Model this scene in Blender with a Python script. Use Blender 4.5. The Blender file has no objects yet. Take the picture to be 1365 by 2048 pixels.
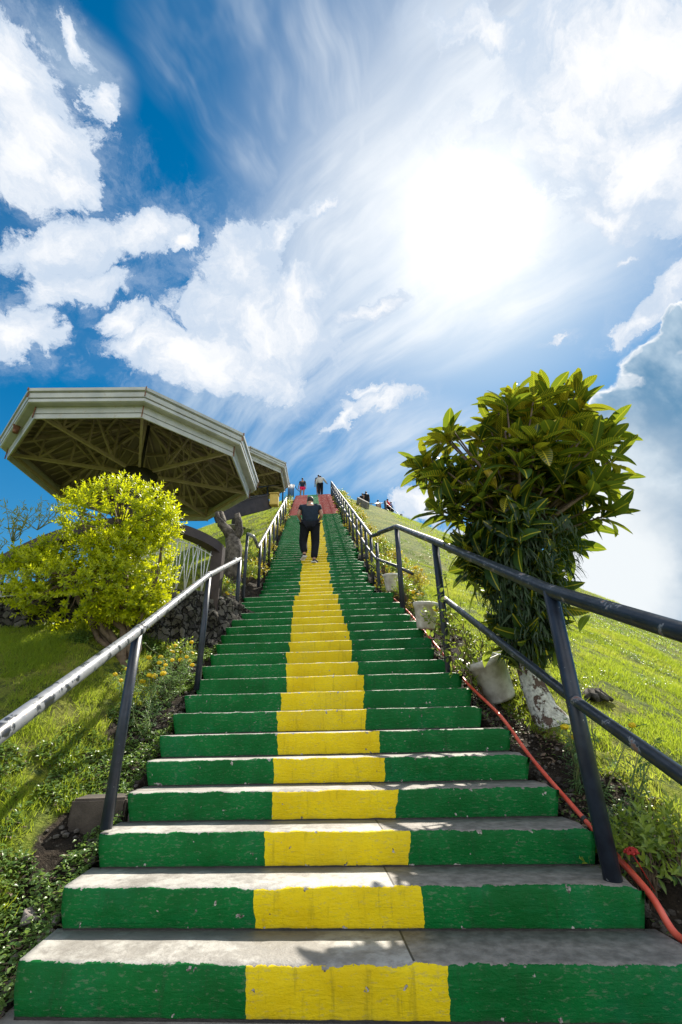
import bpy, bmesh, math, random
import numpy as np
from mathutils import Vector, Matrix
R = math.radians
rng = np.random.default_rng(7)
random.seed(7)
sc = bpy.context.scene
col = sc.collection

# ------------------------------------------------------------------ camera
CZ, PITCH, FPX, ROLL = 1.035, R(24.877), 915.7, -.0228
cF = np.array([0, math.cos(PITCH), math.sin(PITCH)]); cU = np.array([0, -math.sin(PITCH), math.cos(PITCH)]); cR = np.array([1., 0, 0])
cR2 = math.cos(ROLL)*cR + math.sin(ROLL)*cU; cU2 = math.cos(ROLL)*cU - math.sin(ROLL)*cR
CAM = np.array([0, 0, CZ])
cd = bpy.data.cameras.new('camera'); cam = bpy.data.objects.new('camera', cd); col.objects.link(cam)
cd.sensor_fit = 'VERTICAL'; cd.sensor_height = 36; cd.lens = FPX*36/2048; cd.clip_start = .05; cd.clip_end = 5000
m = Matrix.Identity(4)
for i, v in enumerate((cR2, cU2, -cF)):
    for j in range(3): m[j][i] = v[j]
m.translation = Vector(CAM); cam.matrix_world = m
sc.camera = cam

def ray(x, y):                      # direction of a photograph pixel, scaled to one metre forward
    d = cF + cR2*(x-682.5)/FPX - cU2*(y-1024)/FPX
    return d/d[1]
def at(x, y, Y): return CAM + ray(x, y)*Y
def udir(x, y):
    d = ray(x, y); return d/np.linalg.norm(d)

# ------------------------------------------------------------------ exposure
sc.view_settings.view_transform = 'Standard'; sc.view_settings.look = 'None'
sc.view_settings.exposure = 1.0; sc.view_settings.gamma = 1

# ------------------------------------------------------------------ node helper
class NT:
    def __init__(s, tree): s.t = tree; s.n = tree.nodes; s.l = tree.links
    def node(s, kind, props=None, **ins):
        n = s.n.new(kind)
        for k, v in (props or {}).items(): setattr(n, k, v)
        for k, v in ins.items(): s.set(n, k.replace('_', ' '), v)
        return n
    def set(s, n, k, v):
        i = n.inputs[k] if not isinstance(k, int) else n.inputs[k]
        if isinstance(v, bpy.types.NodeSocket): s.l.new(v, i)
        elif isinstance(v, tuple) and len(v) == 3 and i.type == 'RGBA': i.default_value = (*v, 1)
        else: i.default_value = v
    def m(s, op, a, b=0., c=0., clamp=False):
        n = s.node('ShaderNodeMath', {'operation': op, 'use_clamp': clamp})
        for i, v in enumerate((a, b, c)): s.set(n, i, v)
        return n.outputs[0]
    def vm(s, op, a, b=(0, 0, 0), sc_=None):
        n = s.node('ShaderNodeVectorMath', {'operation': op})
        s.set(n, 0, a); s.set(n, 1, b)
        if sc_ is not None: s.set(n, 'Scale', sc_)
        return n.outputs['Value'] if op in ('DOT_PRODUCT', 'LENGTH', 'DISTANCE') else n.outputs[0]
    def noise(s, vec, scale, detail=4., rough=.5, dist=0., col=False, lac=2.):
        n = s.node('ShaderNodeTexNoise', None, Scale=scale, Detail=detail, Roughness=rough, Distortion=dist, Lacunarity=lac)
        if vec is not None: s.set(n, 'Vector', vec)
        return n.outputs['Color' if col else 'Fac']
    def mix(s, f, a, b, mode='MIX'):
        n = s.node('ShaderNodeMix', {'data_type': 'RGBA', 'blend_type': mode})
        s.set(n, 0, f); s.set(n, 6, a); s.set(n, 7, b)
        return n.outputs[2]
    def map(s, v, a, b, c=0., d=1., smooth=True):
        n = s.node('ShaderNodeMapRange', {'interpolation_type': 'SMOOTHSTEP' if smooth else 'LINEAR'})
        for i, x in enumerate((v, a, b, c, d)): s.set(n, i, x)
        return n.outputs[0]
    def scale(s, v, xyz):
        n = s.node('ShaderNodeMapping'); s.set(n, 0, v); n.inputs['Scale'].default_value = xyz
        return n.outputs[0]
def newmat(name):
    mt = bpy.data.materials.new(name); mt.use_nodes = True; mt.node_tree.nodes.clear()
    return mt, NT(mt.node_tree)
def finish(mt, N, color, rough=.6, bump=None, bs=.3, bd=.02, metal=0., spec=.5, transl=0., tcol=None, coat=0.):
    b = N.node('ShaderNodeBsdfPrincipled')
    N.set(b, 'Base Color', color); N.set(b, 'Roughness', rough); N.set(b, 'Metallic', metal); N.set(b, 'Specular IOR Level', spec)
    if coat: N.set(b, 'Coat Weight', coat); N.set(b, 'Coat Roughness', .2)
    if bump is not None:
        bn = N.node('ShaderNodeBump', None, Strength=bs, Distance=bd, Height=bump)
        N.set(b, 'Normal', bn.outputs[0])
    out = N.node('ShaderNodeOutputMaterial'); s = b.outputs[0]
    if transl:
        t = N.node('ShaderNodeBsdfTranslucent'); N.set(t, 'Color', tcol if tcol is not None else color)
        mx = N.node('ShaderNodeMixShader'); N.set(mx, 0, transl); N.l.new(s, mx.inputs[1]); N.l.new(t.outputs[0], mx.inputs[2]); s = mx.outputs[0]
    N.l.new(s, out.inputs[0])
    return mt

# ------------------------------------------------------------------ world: sky and clouds
SUN_D = udir(948, 440)
SUN_EL, SUN_AZ = R(51), math.atan2(SUN_D[0], SUN_D[1])
SUN_V = np.array([math.cos(SUN_EL)*math.sin(SUN_AZ), math.cos(SUN_EL)*math.cos(SUN_AZ), math.sin(SUN_EL)])
w = bpy.data.worlds.new('World'); sc.world = w; w.use_nodes = True; w.node_tree.nodes.clear()
W = NT(w.node_tree)
tc = W.node('ShaderNodeTexCoord').outputs['Generated']
def uvw(d): return np.array([d[0]/(1+d[2]), d[1]/(1+d[2])])      # sky layer: stereographic about the zenith
sep = W.node('ShaderNodeSeparateXYZ'); W.l.new(tc, sep.inputs[0])
zz = W.m('ADD', W.m('MAXIMUM', sep.outputs[2], -.6), 1.)
cb = W.node('ShaderNodeCombineXYZ'); W.l.new(W.m('DIVIDE', sep.outputs[0], zz), cb.inputs[0]); W.l.new(W.m('DIVIDE', sep.outputs[1], zz), cb.inputs[1])
P0 = cb.outputs[0]
def warp(P, sc_, amt, det=5., rough=.6):
    n = W.noise(P, sc_, det, rough, col=True)
    return W.vm('ADD', P, W.vm('SCALE', W.vm('SUBTRACT', n, (.5, .5, .5)), sc_=amt))
PW = warp(warp(P0, 5., .09, 4., .55), 20., .06, 7., .68)
PS = warp(P0, 3., .12, 3., .5)
def blob(P, x, y, rx, ry, ang=0.):           # 1 at the centre, 0 at the rim of an ellipse of the sky, negative outside
    c0 = uvw(udir(x, y)); a = R(ang); e = 3.
    J = np.column_stack([(uvw(udir(x+e, y))-c0)/e, (uvw(udir(x, y+e))-c0)/e])
    A = np.array([[math.cos(a)/rx, math.sin(a)/rx], [-math.sin(a)/ry, math.cos(a)/ry]]) @ np.linalg.inv(J)
    b = -A @ c0
    q1 = W.m('ADD', W.vm('DOT_PRODUCT', P, (A[0, 0], A[0, 1], 0)), b[0])
    q2 = W.m('ADD', W.vm('DOT_PRODUCT', P, (A[1, 0], A[1, 1], 0)), b[1])
    return W.m('SUBTRACT', 1., W.m('SQRT', W.m('ADD', W.m('MULTIPLY', q1, q1), W.m('MULTIPLY', q2, q2))))
def union(bs):
    r = bs[0]
    for b in bs[1:]:
        n = W.node('ShaderNodeMath', {'operation': 'SMOOTH_MAX'}); W.set(n, 0, r); W.set(n, 1, b); W.set(n, 2, .25); r = n.outputs[0]
    return r
fb = W.noise(PW, 9., 8., .62)
fb2 = W.noise(PW, 34., 7., .68)
cum = union([blob(PW, *a) for a in (
    (40, 150, 110, 105, 0), (95, 270, 130, 90, 30), (35, 300, 100, 80, 0), (110, 350, 80, 60, 0), (345, 470, 40, 22, -30), (170, 60, 22, 60, -20), (200, 170, 24, 60, 10),
    (120, 480, 165, 62, -8), (250, 450, 95, 62, -10), (40, 670, 110, 60, 10), (150, 560, 120, 45, 0), (230, 640, 60, 40, 0),
    (520, 640, 170, 100, 8), (420, 725, 210, 66, 10), (480, 530, 90, 80, 60), (300, 700, 80, 40, 0), (600, 590, 60, 60, 0), (640, 430, 50, 18, -35), (560, 470, 60, 30, -50),
    (740, 615, 76, 22, -20), (755, 800, 72, 20, -4), (690, 825, 66, 16, -35), (740, 775, 36, 14, 0),
    (1200, 110, 320, 160, -20), (1290, 320, 250, 170, 0), (1150, 230, 240, 130, -10), (1090, 290, 170, 95, 0), (980, 60, 130, 70, 10), (1210, 420, 130, 55, 15),
    (1360, 590, 130, 46, -30), (1270, 660, 90, 26, -24), (1110, 690, 34, 9, -20), (1240, 530, 30, 12, 0),
    (860, 1010, 70, 30, 0), (900, 1110, 120, 70, 0))])
cumv = W.m('ADD', cum, W.m('MULTIPLY', W.m('SUBTRACT', fb, .5), 2.1))
cumv = W.m('ADD', cumv, W.m('MULTIPLY', W.m('SUBTRACT', fb2, .5), 1.0))
body = W.map(cumv, -.12, .22)
wisp = W.m('MULTIPLY', W.map(cumv, -1.0, .0), W.map(W.noise(PW, 20., 5., .65), .40, .68, .1, .7))
cumm = W.m('MAXIMUM', body, W.m('MULTIPLY', wisp, .6))
# bank on the lower right: white heaped rim, blue grey underside
PB = warp(warp(P0, 5., .12, 5., .6), 18., .045, 5., .55)
bank = union([blob(PB, *a) for a in ((1420, 1000, 270, 330, -15), (1330, 1150, 260, 210, 0), (1440, 760, 170, 120, -35), (1230, 830, 70, 44, -30), (1300, 740, 50, 40, -30), (1190, 900, 60, 60, 0), (1340, 690, 40, 40, 0))])
bankm = W.map(W.m('ADD', bank, W.m('MULTIPLY', W.m('SUBTRACT', fb, .5), .45)), 0.0, .07)
# cirrus veil, streaked from lower left to upper right
def streak(ang, sx, sy, scl, src, dist=0.):
    r_ = W.node('ShaderNodeVectorRotate', {'rotation_type': 'Z_AXIS'}); W.set(r_, 'Vector', src); W.set(r_, 'Angle', R(ang))
    return W.noise(W.scale(r_.outputs[0], (sx, sy, 1)), scl, 5., .6, dist)
c0, c1 = uvw(udir(430, 880)), uvw(udir(930, 330))
sang = math.degrees(math.atan2(c1[1]-c0[1], c1[0]-c0[0]))
c2, c3 = uvw(udir(330, 60)), uvw(udir(470, 330))
sang2 = math.degrees(math.atan2(c3[1]-c2[1], c3[0]-c2[0]))
PT = warp(P0, 3., .16, 4., .5)
ci = W.m('ADD', W.m('MULTIPLY', streak(-sang, 1., 3.6, 3.2, PT, .2), .6), W.m('MULTIPLY', streak(-sang-8, 1., 7., 6., PS, .1), .4)); cj = streak(-sang2, 1., 3., 4., PT, .2)
veil = union([blob(PS, *a) for a in ((760, 400, 330, 170, -38), (560, 740, 420, 130, -30), (880, 560, 430, 130, -28), (930, 650, 290, 70, -24), (1000, 130, 200, 200, 0), (760, 900, 330, 90, 0))])
veil2 = union([blob(PS, *a) for a in ((360, 110, 70, 120, -20), (460, 60, 60, 130, 5), (180, 90, 50, 120, -30), (500, 270, 90, 130, -40), (660, 200, 150, 190, -20))])
v1 = W.m('MULTIPLY', W.map(veil, -.5, .7), W.map(ci, .36, .66, .22, 1.))
v2 = W.m('MULTIPLY', W.map(veil2, -.5, .5), W.map(cj, .38, .68, .03, .7))
veilm = W.m('MAXIMUM', v1, v2)
# blue sky from the Nishita model, deepened
sky = W.node('ShaderNodeTexSky', {'sky_type': 'NISHITA', 'sun_disc': False, 'sun_elevation': SUN_EL, 'sun_rotation': SUN_AZ, 'air_density': 1.3, 'dust_density': .25, 'ozone_density': 2.5, 'altitude': 500.})
blue = W.mix(1., sky.outputs[0], (.03, .60, .86), 'MULTIPLY')
hs = W.node('ShaderNodeHueSaturation'); W.set(hs, 'Color', blue); W.set(hs, 'Saturation', 1.05); W.set(hs, 'Value', .60)
blue = hs.outputs[0]
SK = .1                                  # background strength; cloud colours below are divided by it
ch = lambda *c: tuple(x/SK for x in c)
dsun = W.vm('DOT_PRODUCT', tc, tuple(SUN_D))
ang = W.m('ARCCOSINE', W.m('MINIMUM', dsun, 1.))
hz = W.map(sep.outputs[2], .62, -.02, 0., .6)
c = W.mix(hz, blue, ch(.10, .22, .36))
vcol = W.mix(W.map(ang, .2, 1.), ch(.44, .47, .50), ch(.19, .28, .375))
c = W.mix(W.m('MULTIPLY', veilm, .85), c, vcol)
halo = W.m('MULTIPLY', W.m('POWER', W.map(ang, .50, .04, 0., 1., False), 1.3), .95)
c = W.mix(halo, c, ch(.54, .55, .56))
shade = W.map(W.m('ADD', cumv, W.m('MULTIPLY', W.m('SUBTRACT', W.noise(PW, 14., 5., .62), .5), 2.6)), .0, 1.2)
ccol = W.mix(shade, ch(.31, .365, .44), ch(.505, .51, .52))
back_fill = W.map(sep.outputs[1], .15, -.55)     # unseen bright clouds added behind the viewer to light the shaded risers
ccol = W.mix(back_fill, ccol, ch(.84, .84, .84))
behind = W.m('MULTIPLY', back_fill, W.map(W.noise(P0, 2.2, 5., .55), .33, .55))
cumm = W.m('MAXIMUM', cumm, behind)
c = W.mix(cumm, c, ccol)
rim = W.map(W.m('ADD', bank, W.m('MULTIPLY', W.m('SUBTRACT', W.noise(PB, 11., 6., .6), .5), .8)), .05, .26)
gn = W.map(W.noise(PS, 5.5, 6., .6), .40, .62)
grey = W.mix(gn, ch(.07, .155, .25), ch(.30, .37, .43))
lowb = W.map(blob(PB, 1170, 1160, 190, 260, 10), -.3, .5)
grey = W.mix(lowb, grey, ch(.45, .475, .49))
c = W.mix(bankm, c, W.mix(rim, ch(.52, .53, .54), grey))
core = W.m('POWER', W.map(W.m('ADD', ang, W.m('MULTIPLY', W.m('SUBTRACT', fb, .5), .24)), .26, -.02), 1.8)
c = W.mix(core, c, ch(.62, .615, .60))
c = W.mix(W.m('POWER', W.map(ang, .13, .0, 0., 1., False), 2.), c, ch(1.3, 1.27, 1.2))
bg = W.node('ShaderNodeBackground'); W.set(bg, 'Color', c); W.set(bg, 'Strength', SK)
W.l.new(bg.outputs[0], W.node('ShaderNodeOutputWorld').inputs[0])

# ------------------------------------------------------------------ sun
sd = bpy.data.lights.new('sun', 'SUN'); so = bpy.data.objects.new('sun', sd); col.objects.link(so)
sd.energy = 4.9; sd.angle = R(.5); sd.color = (1, .93, .80)
so.rotation_euler = Vector(-SUN_V).to_track_quat('-Z', 'Y').to_euler(); so.location = (10, 10, 30)

# ------------------------------------------------------------------ object helpers
def tag(o, label=None, cat=None, group=None, kind=None):
    if label: o['label'] = label
    if cat: o['category'] = cat
    if group: o['group'] = group
    if kind: o['kind'] = kind
    return o
def empty(name, loc, label, cat, group=None):
    o = bpy.data.objects.new(name, None); col.objects.link(o); o.location = tuple(loc); o.empty_display_size = .2
    return tag(o, label, cat, group)
def link(name, me, mat, parent=None, smooth=False):
    o = bpy.data.objects.new(name, me); col.objects.link(o)
    if mat is not None:
        for mm in (mat if isinstance(mat, (list, tuple)) else [mat]): me.materials.append(mm)
    if smooth: me.polygons.foreach_set('use_smooth', [True]*len(me.polygons))
    if parent is not None: o.parent = parent
    return o
def mesh_np(name, V, faces4, mat, parent=None, smooth=False, uv=None, rnd=None, off=None):
    """V (n,3); faces4 (m,4) int"""
    V = np.asarray(V, dtype=np.float32)
    if off is not None: V = V-np.asarray(off, dtype=np.float32)
    me = bpy.data.meshes.new(name); m_ = len(faces4); k = faces4.shape[1]
    me.vertices.add(len(V)); me.vertices.foreach_set('co', V.ravel())
    me.loops.add(m_*k); me.loops.foreach_set('vertex_index', faces4.ravel().astype(np.int32))
    me.polygons.add(m_); me.polygons.foreach_set('loop_start', np.arange(0, m_*k, k, dtype=np.int32)); me.polygons.foreach_set('loop_total', np.full(m_, k, dtype=np.int32))
    me.update(calc_edges=True)
    if uv is not None:
        l = me.uv_layers.new(name='UVMap'); l.data.foreach_set('uv', uv[faces4.ravel()].astype(np.float32).ravel())
    if rnd is not None:
        a = me.attributes.new('rnd', 'FLOAT', 'POINT'); a.data.foreach_set('value', rnd.astype(np.float32))
    return link(name, me, mat, parent, smooth)
class MB:                                  # collects shapes into one mesh
    def __init__(s, off=(0, 0, 0)): s.bm = bmesh.new(); s.off = Vector(tuple(off))
    def box(s, c, size, rot=None, bev=0.):
        r = bmesh.ops.create_cube(s.bm, size=1); vs = r['verts']
        M = Matrix.Translation(Vector(tuple(c))-s.off) @ (rot.to_4x4() if rot is not None else Matrix.Identity(4)) @ Matrix.Diagonal((*size, 1))
        bmesh.ops.transform(s.bm, matrix=M, verts=vs)
        if bev:
            es = list({e for v in vs for e in v.link_edges}); bmesh.ops.bevel(s.bm, geom=es, offset=bev, segments=2, affect='EDGES')
    def tube(s, pts, rad, seg=10, caps=True):
        pts = [Vector(tuple(p))-s.off for p in pts]; n = len(pts)
        rads = rad if isinstance(rad, (list, tuple, np.ndarray)) else [rad]*n
        rings = []; up = Vector((0, 0, 1))
        t0 = (pts[1]-pts[0]).normalized()
        a = t0.cross(up if abs(t0.z) < .9 else Vector((0, 1, 0))).normalized()
        for i, p in enumerate(pts):
            t = ((pts[min(i+1, n-1)]-p).normalized()+(p-pts[max(i-1, 0)]).normalized())
            t = t.normalized() if t.length > 1e-6 else t0
            a = (a-t*a.dot(t)).normalized(); b = t.cross(a)
            rings.append([s.bm.verts.new(p+(a*math.cos(2*math.pi*k/seg)+b*math.sin(2*math.pi*k/seg))*rads[i]) for k in range(seg)])
        for i in range(n-1):
            for k in range(seg):
                f = s.bm.faces.new((rings[i][k], rings[i][(k+1) % seg], rings[i+1][(k+1) % seg], rings[i+1][k])); f.smooth = True
        if caps: s.bm.faces.new(rings[0][::-1]); s.bm.faces.new(rings[-1])
    def bar(s, a, b, w_, h_, up=(0, 0, 1)):     # rectangular bar from a to b
        a = Vector(tuple(a))-s.off; b = Vector(tuple(b))-s.off; t = (b-a).normalized(); u = Vector(up)
        x = t.cross(u).normalized(); y = x.cross(t)
        vs = [s.bm.verts.new(p+x*w_/2*i+y*h_/2*j) for p in (a, b) for i, j in ((-1, -1), (1, -1), (1, 1), (-1, 1))]
        for q in ((0, 1, 2, 3), (7, 6, 5, 4), (0, 4, 5, 1), (1, 5, 6, 2), (2, 6, 7, 3), (3, 7, 4, 0)): s.bm.faces.new([vs[i] for i in q])
    def lathe(s, c, prof, seg=24, rot=None):
        c = Vector(tuple(c))-s.off; rings = []
        for r_, z_ in prof:
            ring = []
            for k in range(seg):
                v = Vector((r_*math.cos(2*math.pi*k/seg), r_*math.sin(2*math.pi*k/seg), z_))
                if rot is not None: v = rot @ v
                ring.append(s.bm.verts.new(c+v))
            rings.append(ring)
        for i in range(len(rings)-1):
            for k in range(seg):
                f = s.bm.faces.new((rings[i][k], rings[i][(k+1) % seg], rings[i+1][(k+1) % seg], rings[i+1][k])); f.smooth = True
        if prof[0][0] > 1e-4: s.bm.faces.new(rings[0][::-1])
        if prof[-1][0] > 1e-4: s.bm.faces.new(rings[-1])
    def ball(s, c, rad, sub=2, jit=0., squash=(1, 1, 1), seed=0):
        r = bmesh.ops.create_icosphere(s.bm, subdivisions=sub, radius=1); rr = random.Random(seed)
        for v in r['verts']:
            k = rad*(1+rr.uniform(-jit, jit)); v.co = Vector((v.co.x*k*squash[0], v.co.y*k*squash[1], v.co.z*k*squash[2]))+Vector(tuple(c))-s.off
    def prism(s, poly, z0, z1):
        o = s.off; lo = [s.bm.verts.new((x-o.x, y-o.y, z0-o.z)) for x, y in poly]; hi = [s.bm.verts.new((x-o.x, y-o.y, z1-o.z)) for x, y in poly]
        n = len(poly); s.bm.faces.new(lo[::-1]); s.bm.faces.new(hi)
        for i in range(n): s.bm.faces.new((lo[i], lo[(i+1) % n], hi[(i+1) % n], hi[i]))
    def build(s, name, mat, parent=None, smooth=False):
        me = bpy.data.meshes.new(name); s.bm.normal_update(); s.bm.to_mesh(me); s.bm.free()
        return link(name, me, mat, parent, smooth)
def vnoise(x, y, seed=0):
    x = np.asarray(x, float); y = np.asarray(y, float)
    xi = np.floor(x).astype(np.int64); yi = np.floor(y).astype(np.int64); xf = x-xi; yf = y-yi
    def h(a, b):
        n = (a*374761393+b*668265263+seed*1442695) & 0x7fffffff; n = ((n ^ (n >> 13))*1274126177) & 0x7fffffff
        return ((n ^ (n >> 16)) & 0xffff)/65535.
    u = xf*xf*(3-2*xf); v = yf*yf*(3-2*yf)
    return (h(xi, yi)*(1-u)+h(xi+1, yi)*u)*(1-v)+(h(xi, yi+1)*(1-u)+h(xi+1, yi+1)*u)*v-.5
def fbm(x, y, o=4, seed=0):
    r = 0; a = 1
    for i in range(o): r = r+a*vnoise(x*2**i, y*2**i, seed+i*7); a *= .5
    return r
def unit(v): return v/np.maximum(np.linalg.norm(v, axis=-1, keepdims=True), 1e-9)
def ss(a, b, x):
    t = np.clip((np.asarray(x, float)-a)/(b-a), 0, 1); return t*t*(3-2*t)

# ------------------------------------------------------------------ materials
def obj_co(N): return N.node('ShaderNodeTexCoord').outputs['Object']
def geo_pos(N): return N.node('ShaderNodeNewGeometry').outputs['Position']

def m_simple(name, c1, c2, rough=.6, scale=8., bump=.25, bd=.01, metal=0., detail=6., spec=.5):
    mt, N = newmat(name); p = obj_co(N); n = N.noise(p, scale, detail, .6)
    return finish(mt, N, N.mix(N.map(n, .3, .7), c1, c2), rough, N.noise(p, scale*4, 6., .6), bump, bd, metal, spec)
def m_soil():
    mt, N = newmat('hill_ground'); p = geo_pos(N)
    at_ = N.node('ShaderNodeAttribute', {'attribute_name': 'rnd'}).outputs['Fac']
    n1 = N.noise(p, 1.2, 5., .6); n2 = N.noise(p, 9., 6., .65); n3 = N.noise(p, 45., 4., .7)
    g = N.mix(N.map(n1, .35, .65), (.10, .15, .012), (.20, .22, .016))
    g = N.mix(N.map(n2, .42, .62), g, (.03, .05, .010)); g = N.mix(N.map(N.noise(p, .55, 5., .6), .52, .70, 0., .6), g, (.20, .17, .05))
    g = N.mix(N.map(n3, .5, .75), g, (.26, .27, .05))
    s = N.mix(N.map(n2, .35, .7), (.012, .009, .006), (.048, .036, .025))
    s = N.mix(N.map(N.noise(p, 26., 5., .7), .58, .68), s, (.15, .13, .10))
    f = N.map(N.m('ADD', at_, N.m('MULTIPLY', N.m('SUBTRACT', n2, .5), 1.1)), .35, .6)
    return finish(mt, N, N.mix(f, s, g), .95, N.m('ADD', n2, N.m('MULTIPLY', n3, .5)), .9, .07, spec=.2)
def m_riser():
    mt, N = newmat('painted_step_concrete')
    uvn = N.node('ShaderNodeUVMap', {'uv_map': 'UVMap'}); s = N.node('ShaderNodeSeparateXYZ'); N.l.new(uvn.outputs[0], s.inputs[0])
    u, v = s.outputs[0], s.outputs[1]         # u across the flight 0..1; v 0..1 up the riser, above 1 on the tread
    info = N.node('ShaderNodeObjectInfo'); rz = info.outputs['Random']
    p = geo_pos(N); redf = N.node('ShaderNodeAttribute', {'attribute_name': 'rnd'}).outputs['Fac']
    nE = N.noise(p, 11., 4., .6); nB = N.noise(p, 3., 5., .6); nF = N.noise(p, 60., 5., .6)
    pb = N.scale(p, (2., 2., 11.)); brush = N.noise(pb, 4., 6., .65, 1.2)
    un = N.m('ADD', u, N.m('MULTIPLY', N.m('SUBTRACT', nE, .5), .02))
    un = N.m('ADD', un, N.m('MULTIPLY', N.m('SUBTRACT', rz, .5), .008))
    yel = N.m('MULTIPLY', N.m('GREATER_THAN', un, .345), N.m('LESS_THAN', un, .635))
    green = N.mix(N.map(nB, .3, .7), (.0001, .088, .013), (.0003, .135, .025))
    green = N.mix(N.map(brush, .5, .8, 0., .35), green, (.003, .19, .05))
    yellow = N.mix(N.map(nB, .3, .7), (.66, .47, .002), (.76, .58, .006))
    yellow = N.mix(N.map(N.noise(pb, 9., 6., .65), .55, .72, 0., .5), yellow, (.45, .42, .02))
    red = N.mix(N.map(nB, .3, .7), (.30, .055, .05), (.40, .09, .075)); rgreen = N.mix(nB, (.05, .22, .09), (.07, .26, .11))
    green = N.mix(N.map(N.noise(p, 1.3, 5., .65), .52, .70, 0., .5), green, (.006, .15, .055))
    yellow = N.mix(N.map(N.noise(p, 1.6, 5., .65), .5, .70, 0., .4), yellow, (.52, .42, .03))
    vst = N.noise(N.scale(p, (9., 9., .8)), 3., 5., .7)
    paint = N.mix(redf, N.mix(yel, green, yellow), N.mix(yel, red, rgreen))
    paint = N.mix(N.map(vst, .54, .70, 0., .5), paint, N.mix(.5, paint, (.02, .03, .02)))
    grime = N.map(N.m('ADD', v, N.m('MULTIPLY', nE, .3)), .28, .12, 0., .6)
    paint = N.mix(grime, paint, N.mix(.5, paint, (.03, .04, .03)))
    scuff = N.map(N.m('ADD', N.noise(N.scale(p, (1., 1., 3.)), 30., 5., .7), N.m('MULTIPLY', nB, .25)), .68, .78, 0., .6)
    paint = N.mix(scuff, paint, N.mix(.45, paint, (.22, .22, .17)))
    n4 = N.noise(p, 18., 7., .65)
    conc = N.mix(N.map(nB, .3, .7), (.30, .285, .26), (.40, .385, .355))
    conc = N.mix(N.map(n4, .48, .68, 0., .6), conc, (.17, .155, .14))
    conc = N.mix(N.map(N.m('ADD', N.noise(p, 2.6, 6., .7), N.m('MULTIPLY', N.m('SUBTRACT', v, 1.), .12)), .50, .62, 0., .6), conc, (.13, .115, .10))
    right = N.map(N.m('ADD', u, N.m('MULTIPLY', N.m('SUBTRACT', nE, .5), .01)), .585, .592)
    conc = N.mix(right, conc, N.mix(N.map(n4, .3, .7), (.13, .115, .10), (.27, .245, .215)))
    crack = N.map(N.m('ABSOLUTE', N.m('SUBTRACT', u, .588)), .0025, .001)
    conc = N.mix(N.m('MULTIPLY', crack, N.m('GREATER_THAN', v, 1.0)), conc, (.03, .028, .025))
    # painted up to a ragged line just under the lip; chips and worn spots below it
    edge = N.m('ADD', v, N.m('MULTIPLY', N.m('SUBTRACT', N.noise(p, 26., 5., .7), .5), .16))
    ispaint = N.m('LESS_THAN', edge, .985)
    chip = N.map(N.m('ADD', N.noise(p, 22., 3., .55), N.m('MULTIPLY', N.map(N.m('ABSOLUTE', N.m('SUBTRACT', v, .5)), .35, .5), .07)), .70, .715)
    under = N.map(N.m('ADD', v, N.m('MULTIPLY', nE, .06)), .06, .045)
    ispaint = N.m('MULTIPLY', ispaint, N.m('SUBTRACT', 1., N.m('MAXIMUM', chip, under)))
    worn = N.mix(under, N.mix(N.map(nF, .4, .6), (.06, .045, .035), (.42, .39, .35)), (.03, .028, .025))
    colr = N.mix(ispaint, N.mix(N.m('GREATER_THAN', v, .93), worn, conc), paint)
    rough = N.map(ispaint, 0., 1., .62, .5, False)
    bump = N.m('ADD', N.m('MULTIPLY', brush, .5), N.m('ADD', N.m('MULTIPLY', nF, .3), N.m('ADD', N.m('MULTIPLY', N.noise(p, 7., 5., .6), 1.2), N.m('MULTIPLY', ispaint, .35))))
    return finish(mt, N, colr, rough, bump, .6, .014, spec=N.map(ispaint, 0., 1., .5, .16, False))
def m_rail(nm_, th):
    mt, N = newmat(nm_); p = geo_pos(N)
    n = N.noise(p, 9., 6., .6); n2 = N.noise(p, 30., 5., .6)
    base = N.mix(N.map(n, .3, .7), (.008, .012, .02), (.018, .026, .04))
    wn = N.m('ADD', n, N.m('MULTIPLY', N.m('SUBTRACT', n2, .5), .35))
    wear = N.map(wn, th, th+.03, 0., .8); rust = N.map(wn, .645, .66)
    colr = N.mix(wear, base, (.23, .24, .26)); colr = N.mix(rust, colr, (.23, .12, .09))
    return finish(mt, N, colr, N.map(n2, .3, .7, .28, .5), N.m('ADD', N.m('MULTIPLY', n2, .3), N.m('MULTIPLY', wear, -.5)), .3, .004, spec=.6)
def m_post():
    mt, N = newmat('dark_blue_post_paint'); p = geo_pos(N); n = N.noise(p, 14., 6., .65)
    colr = N.mix(N.map(n, .3, .7), (.010, .015, .028), (.022, .032, .052))
    sp = N.map(N.noise(p, 38., 4., .6), .70, .72)
    return finish(mt, N, N.mix(sp, colr, (.35, .36, .38)), .42, n, .25, .005)
def m_leaf(name, base, base2, rib=None, vein=None, tr=.45, tcol=None, rough=.38, tip=None, spec=.4):
    mt, N = newmat(name)
    uvn = N.node('ShaderNodeUVMap', {'uv_map': 'UVMap'}); s = N.node('ShaderNodeSeparateXYZ'); N.l.new(uvn.outputs[0], s.inputs[0])
    r_ = N.node('ShaderNodeAttribute', {'attribute_name': 'rnd'}).outputs['Fac']
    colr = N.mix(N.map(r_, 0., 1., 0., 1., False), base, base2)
    if tip: colr = N.mix(N.map(r_, .72, .8), colr, tip)
    ac = N.m('ABSOLUTE', N.m('SUBTRACT', s.outputs[0], .5))
    if vein:
        ve = N.m('SINE', N.m('MULTIPLY', N.m('SUBTRACT', s.outputs[1], N.m('MULTIPLY', ac, .35)), 80.))
        vf = N.m('MULTIPLY', N.map(ve, .55, .85), N.map(r_, .42, .62))
        colr = N.mix(N.m('MULTIPLY', vf, .8), colr, vein)
    if rib:
        colr = N.mix(N.map(ac, .055, .03), colr, rib)
    b = finish(mt, N, colr, rough, None, transl=tr, tcol=N.mix(.65, colr, tcol) if tcol else colr, spec=spec)
    return b
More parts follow.
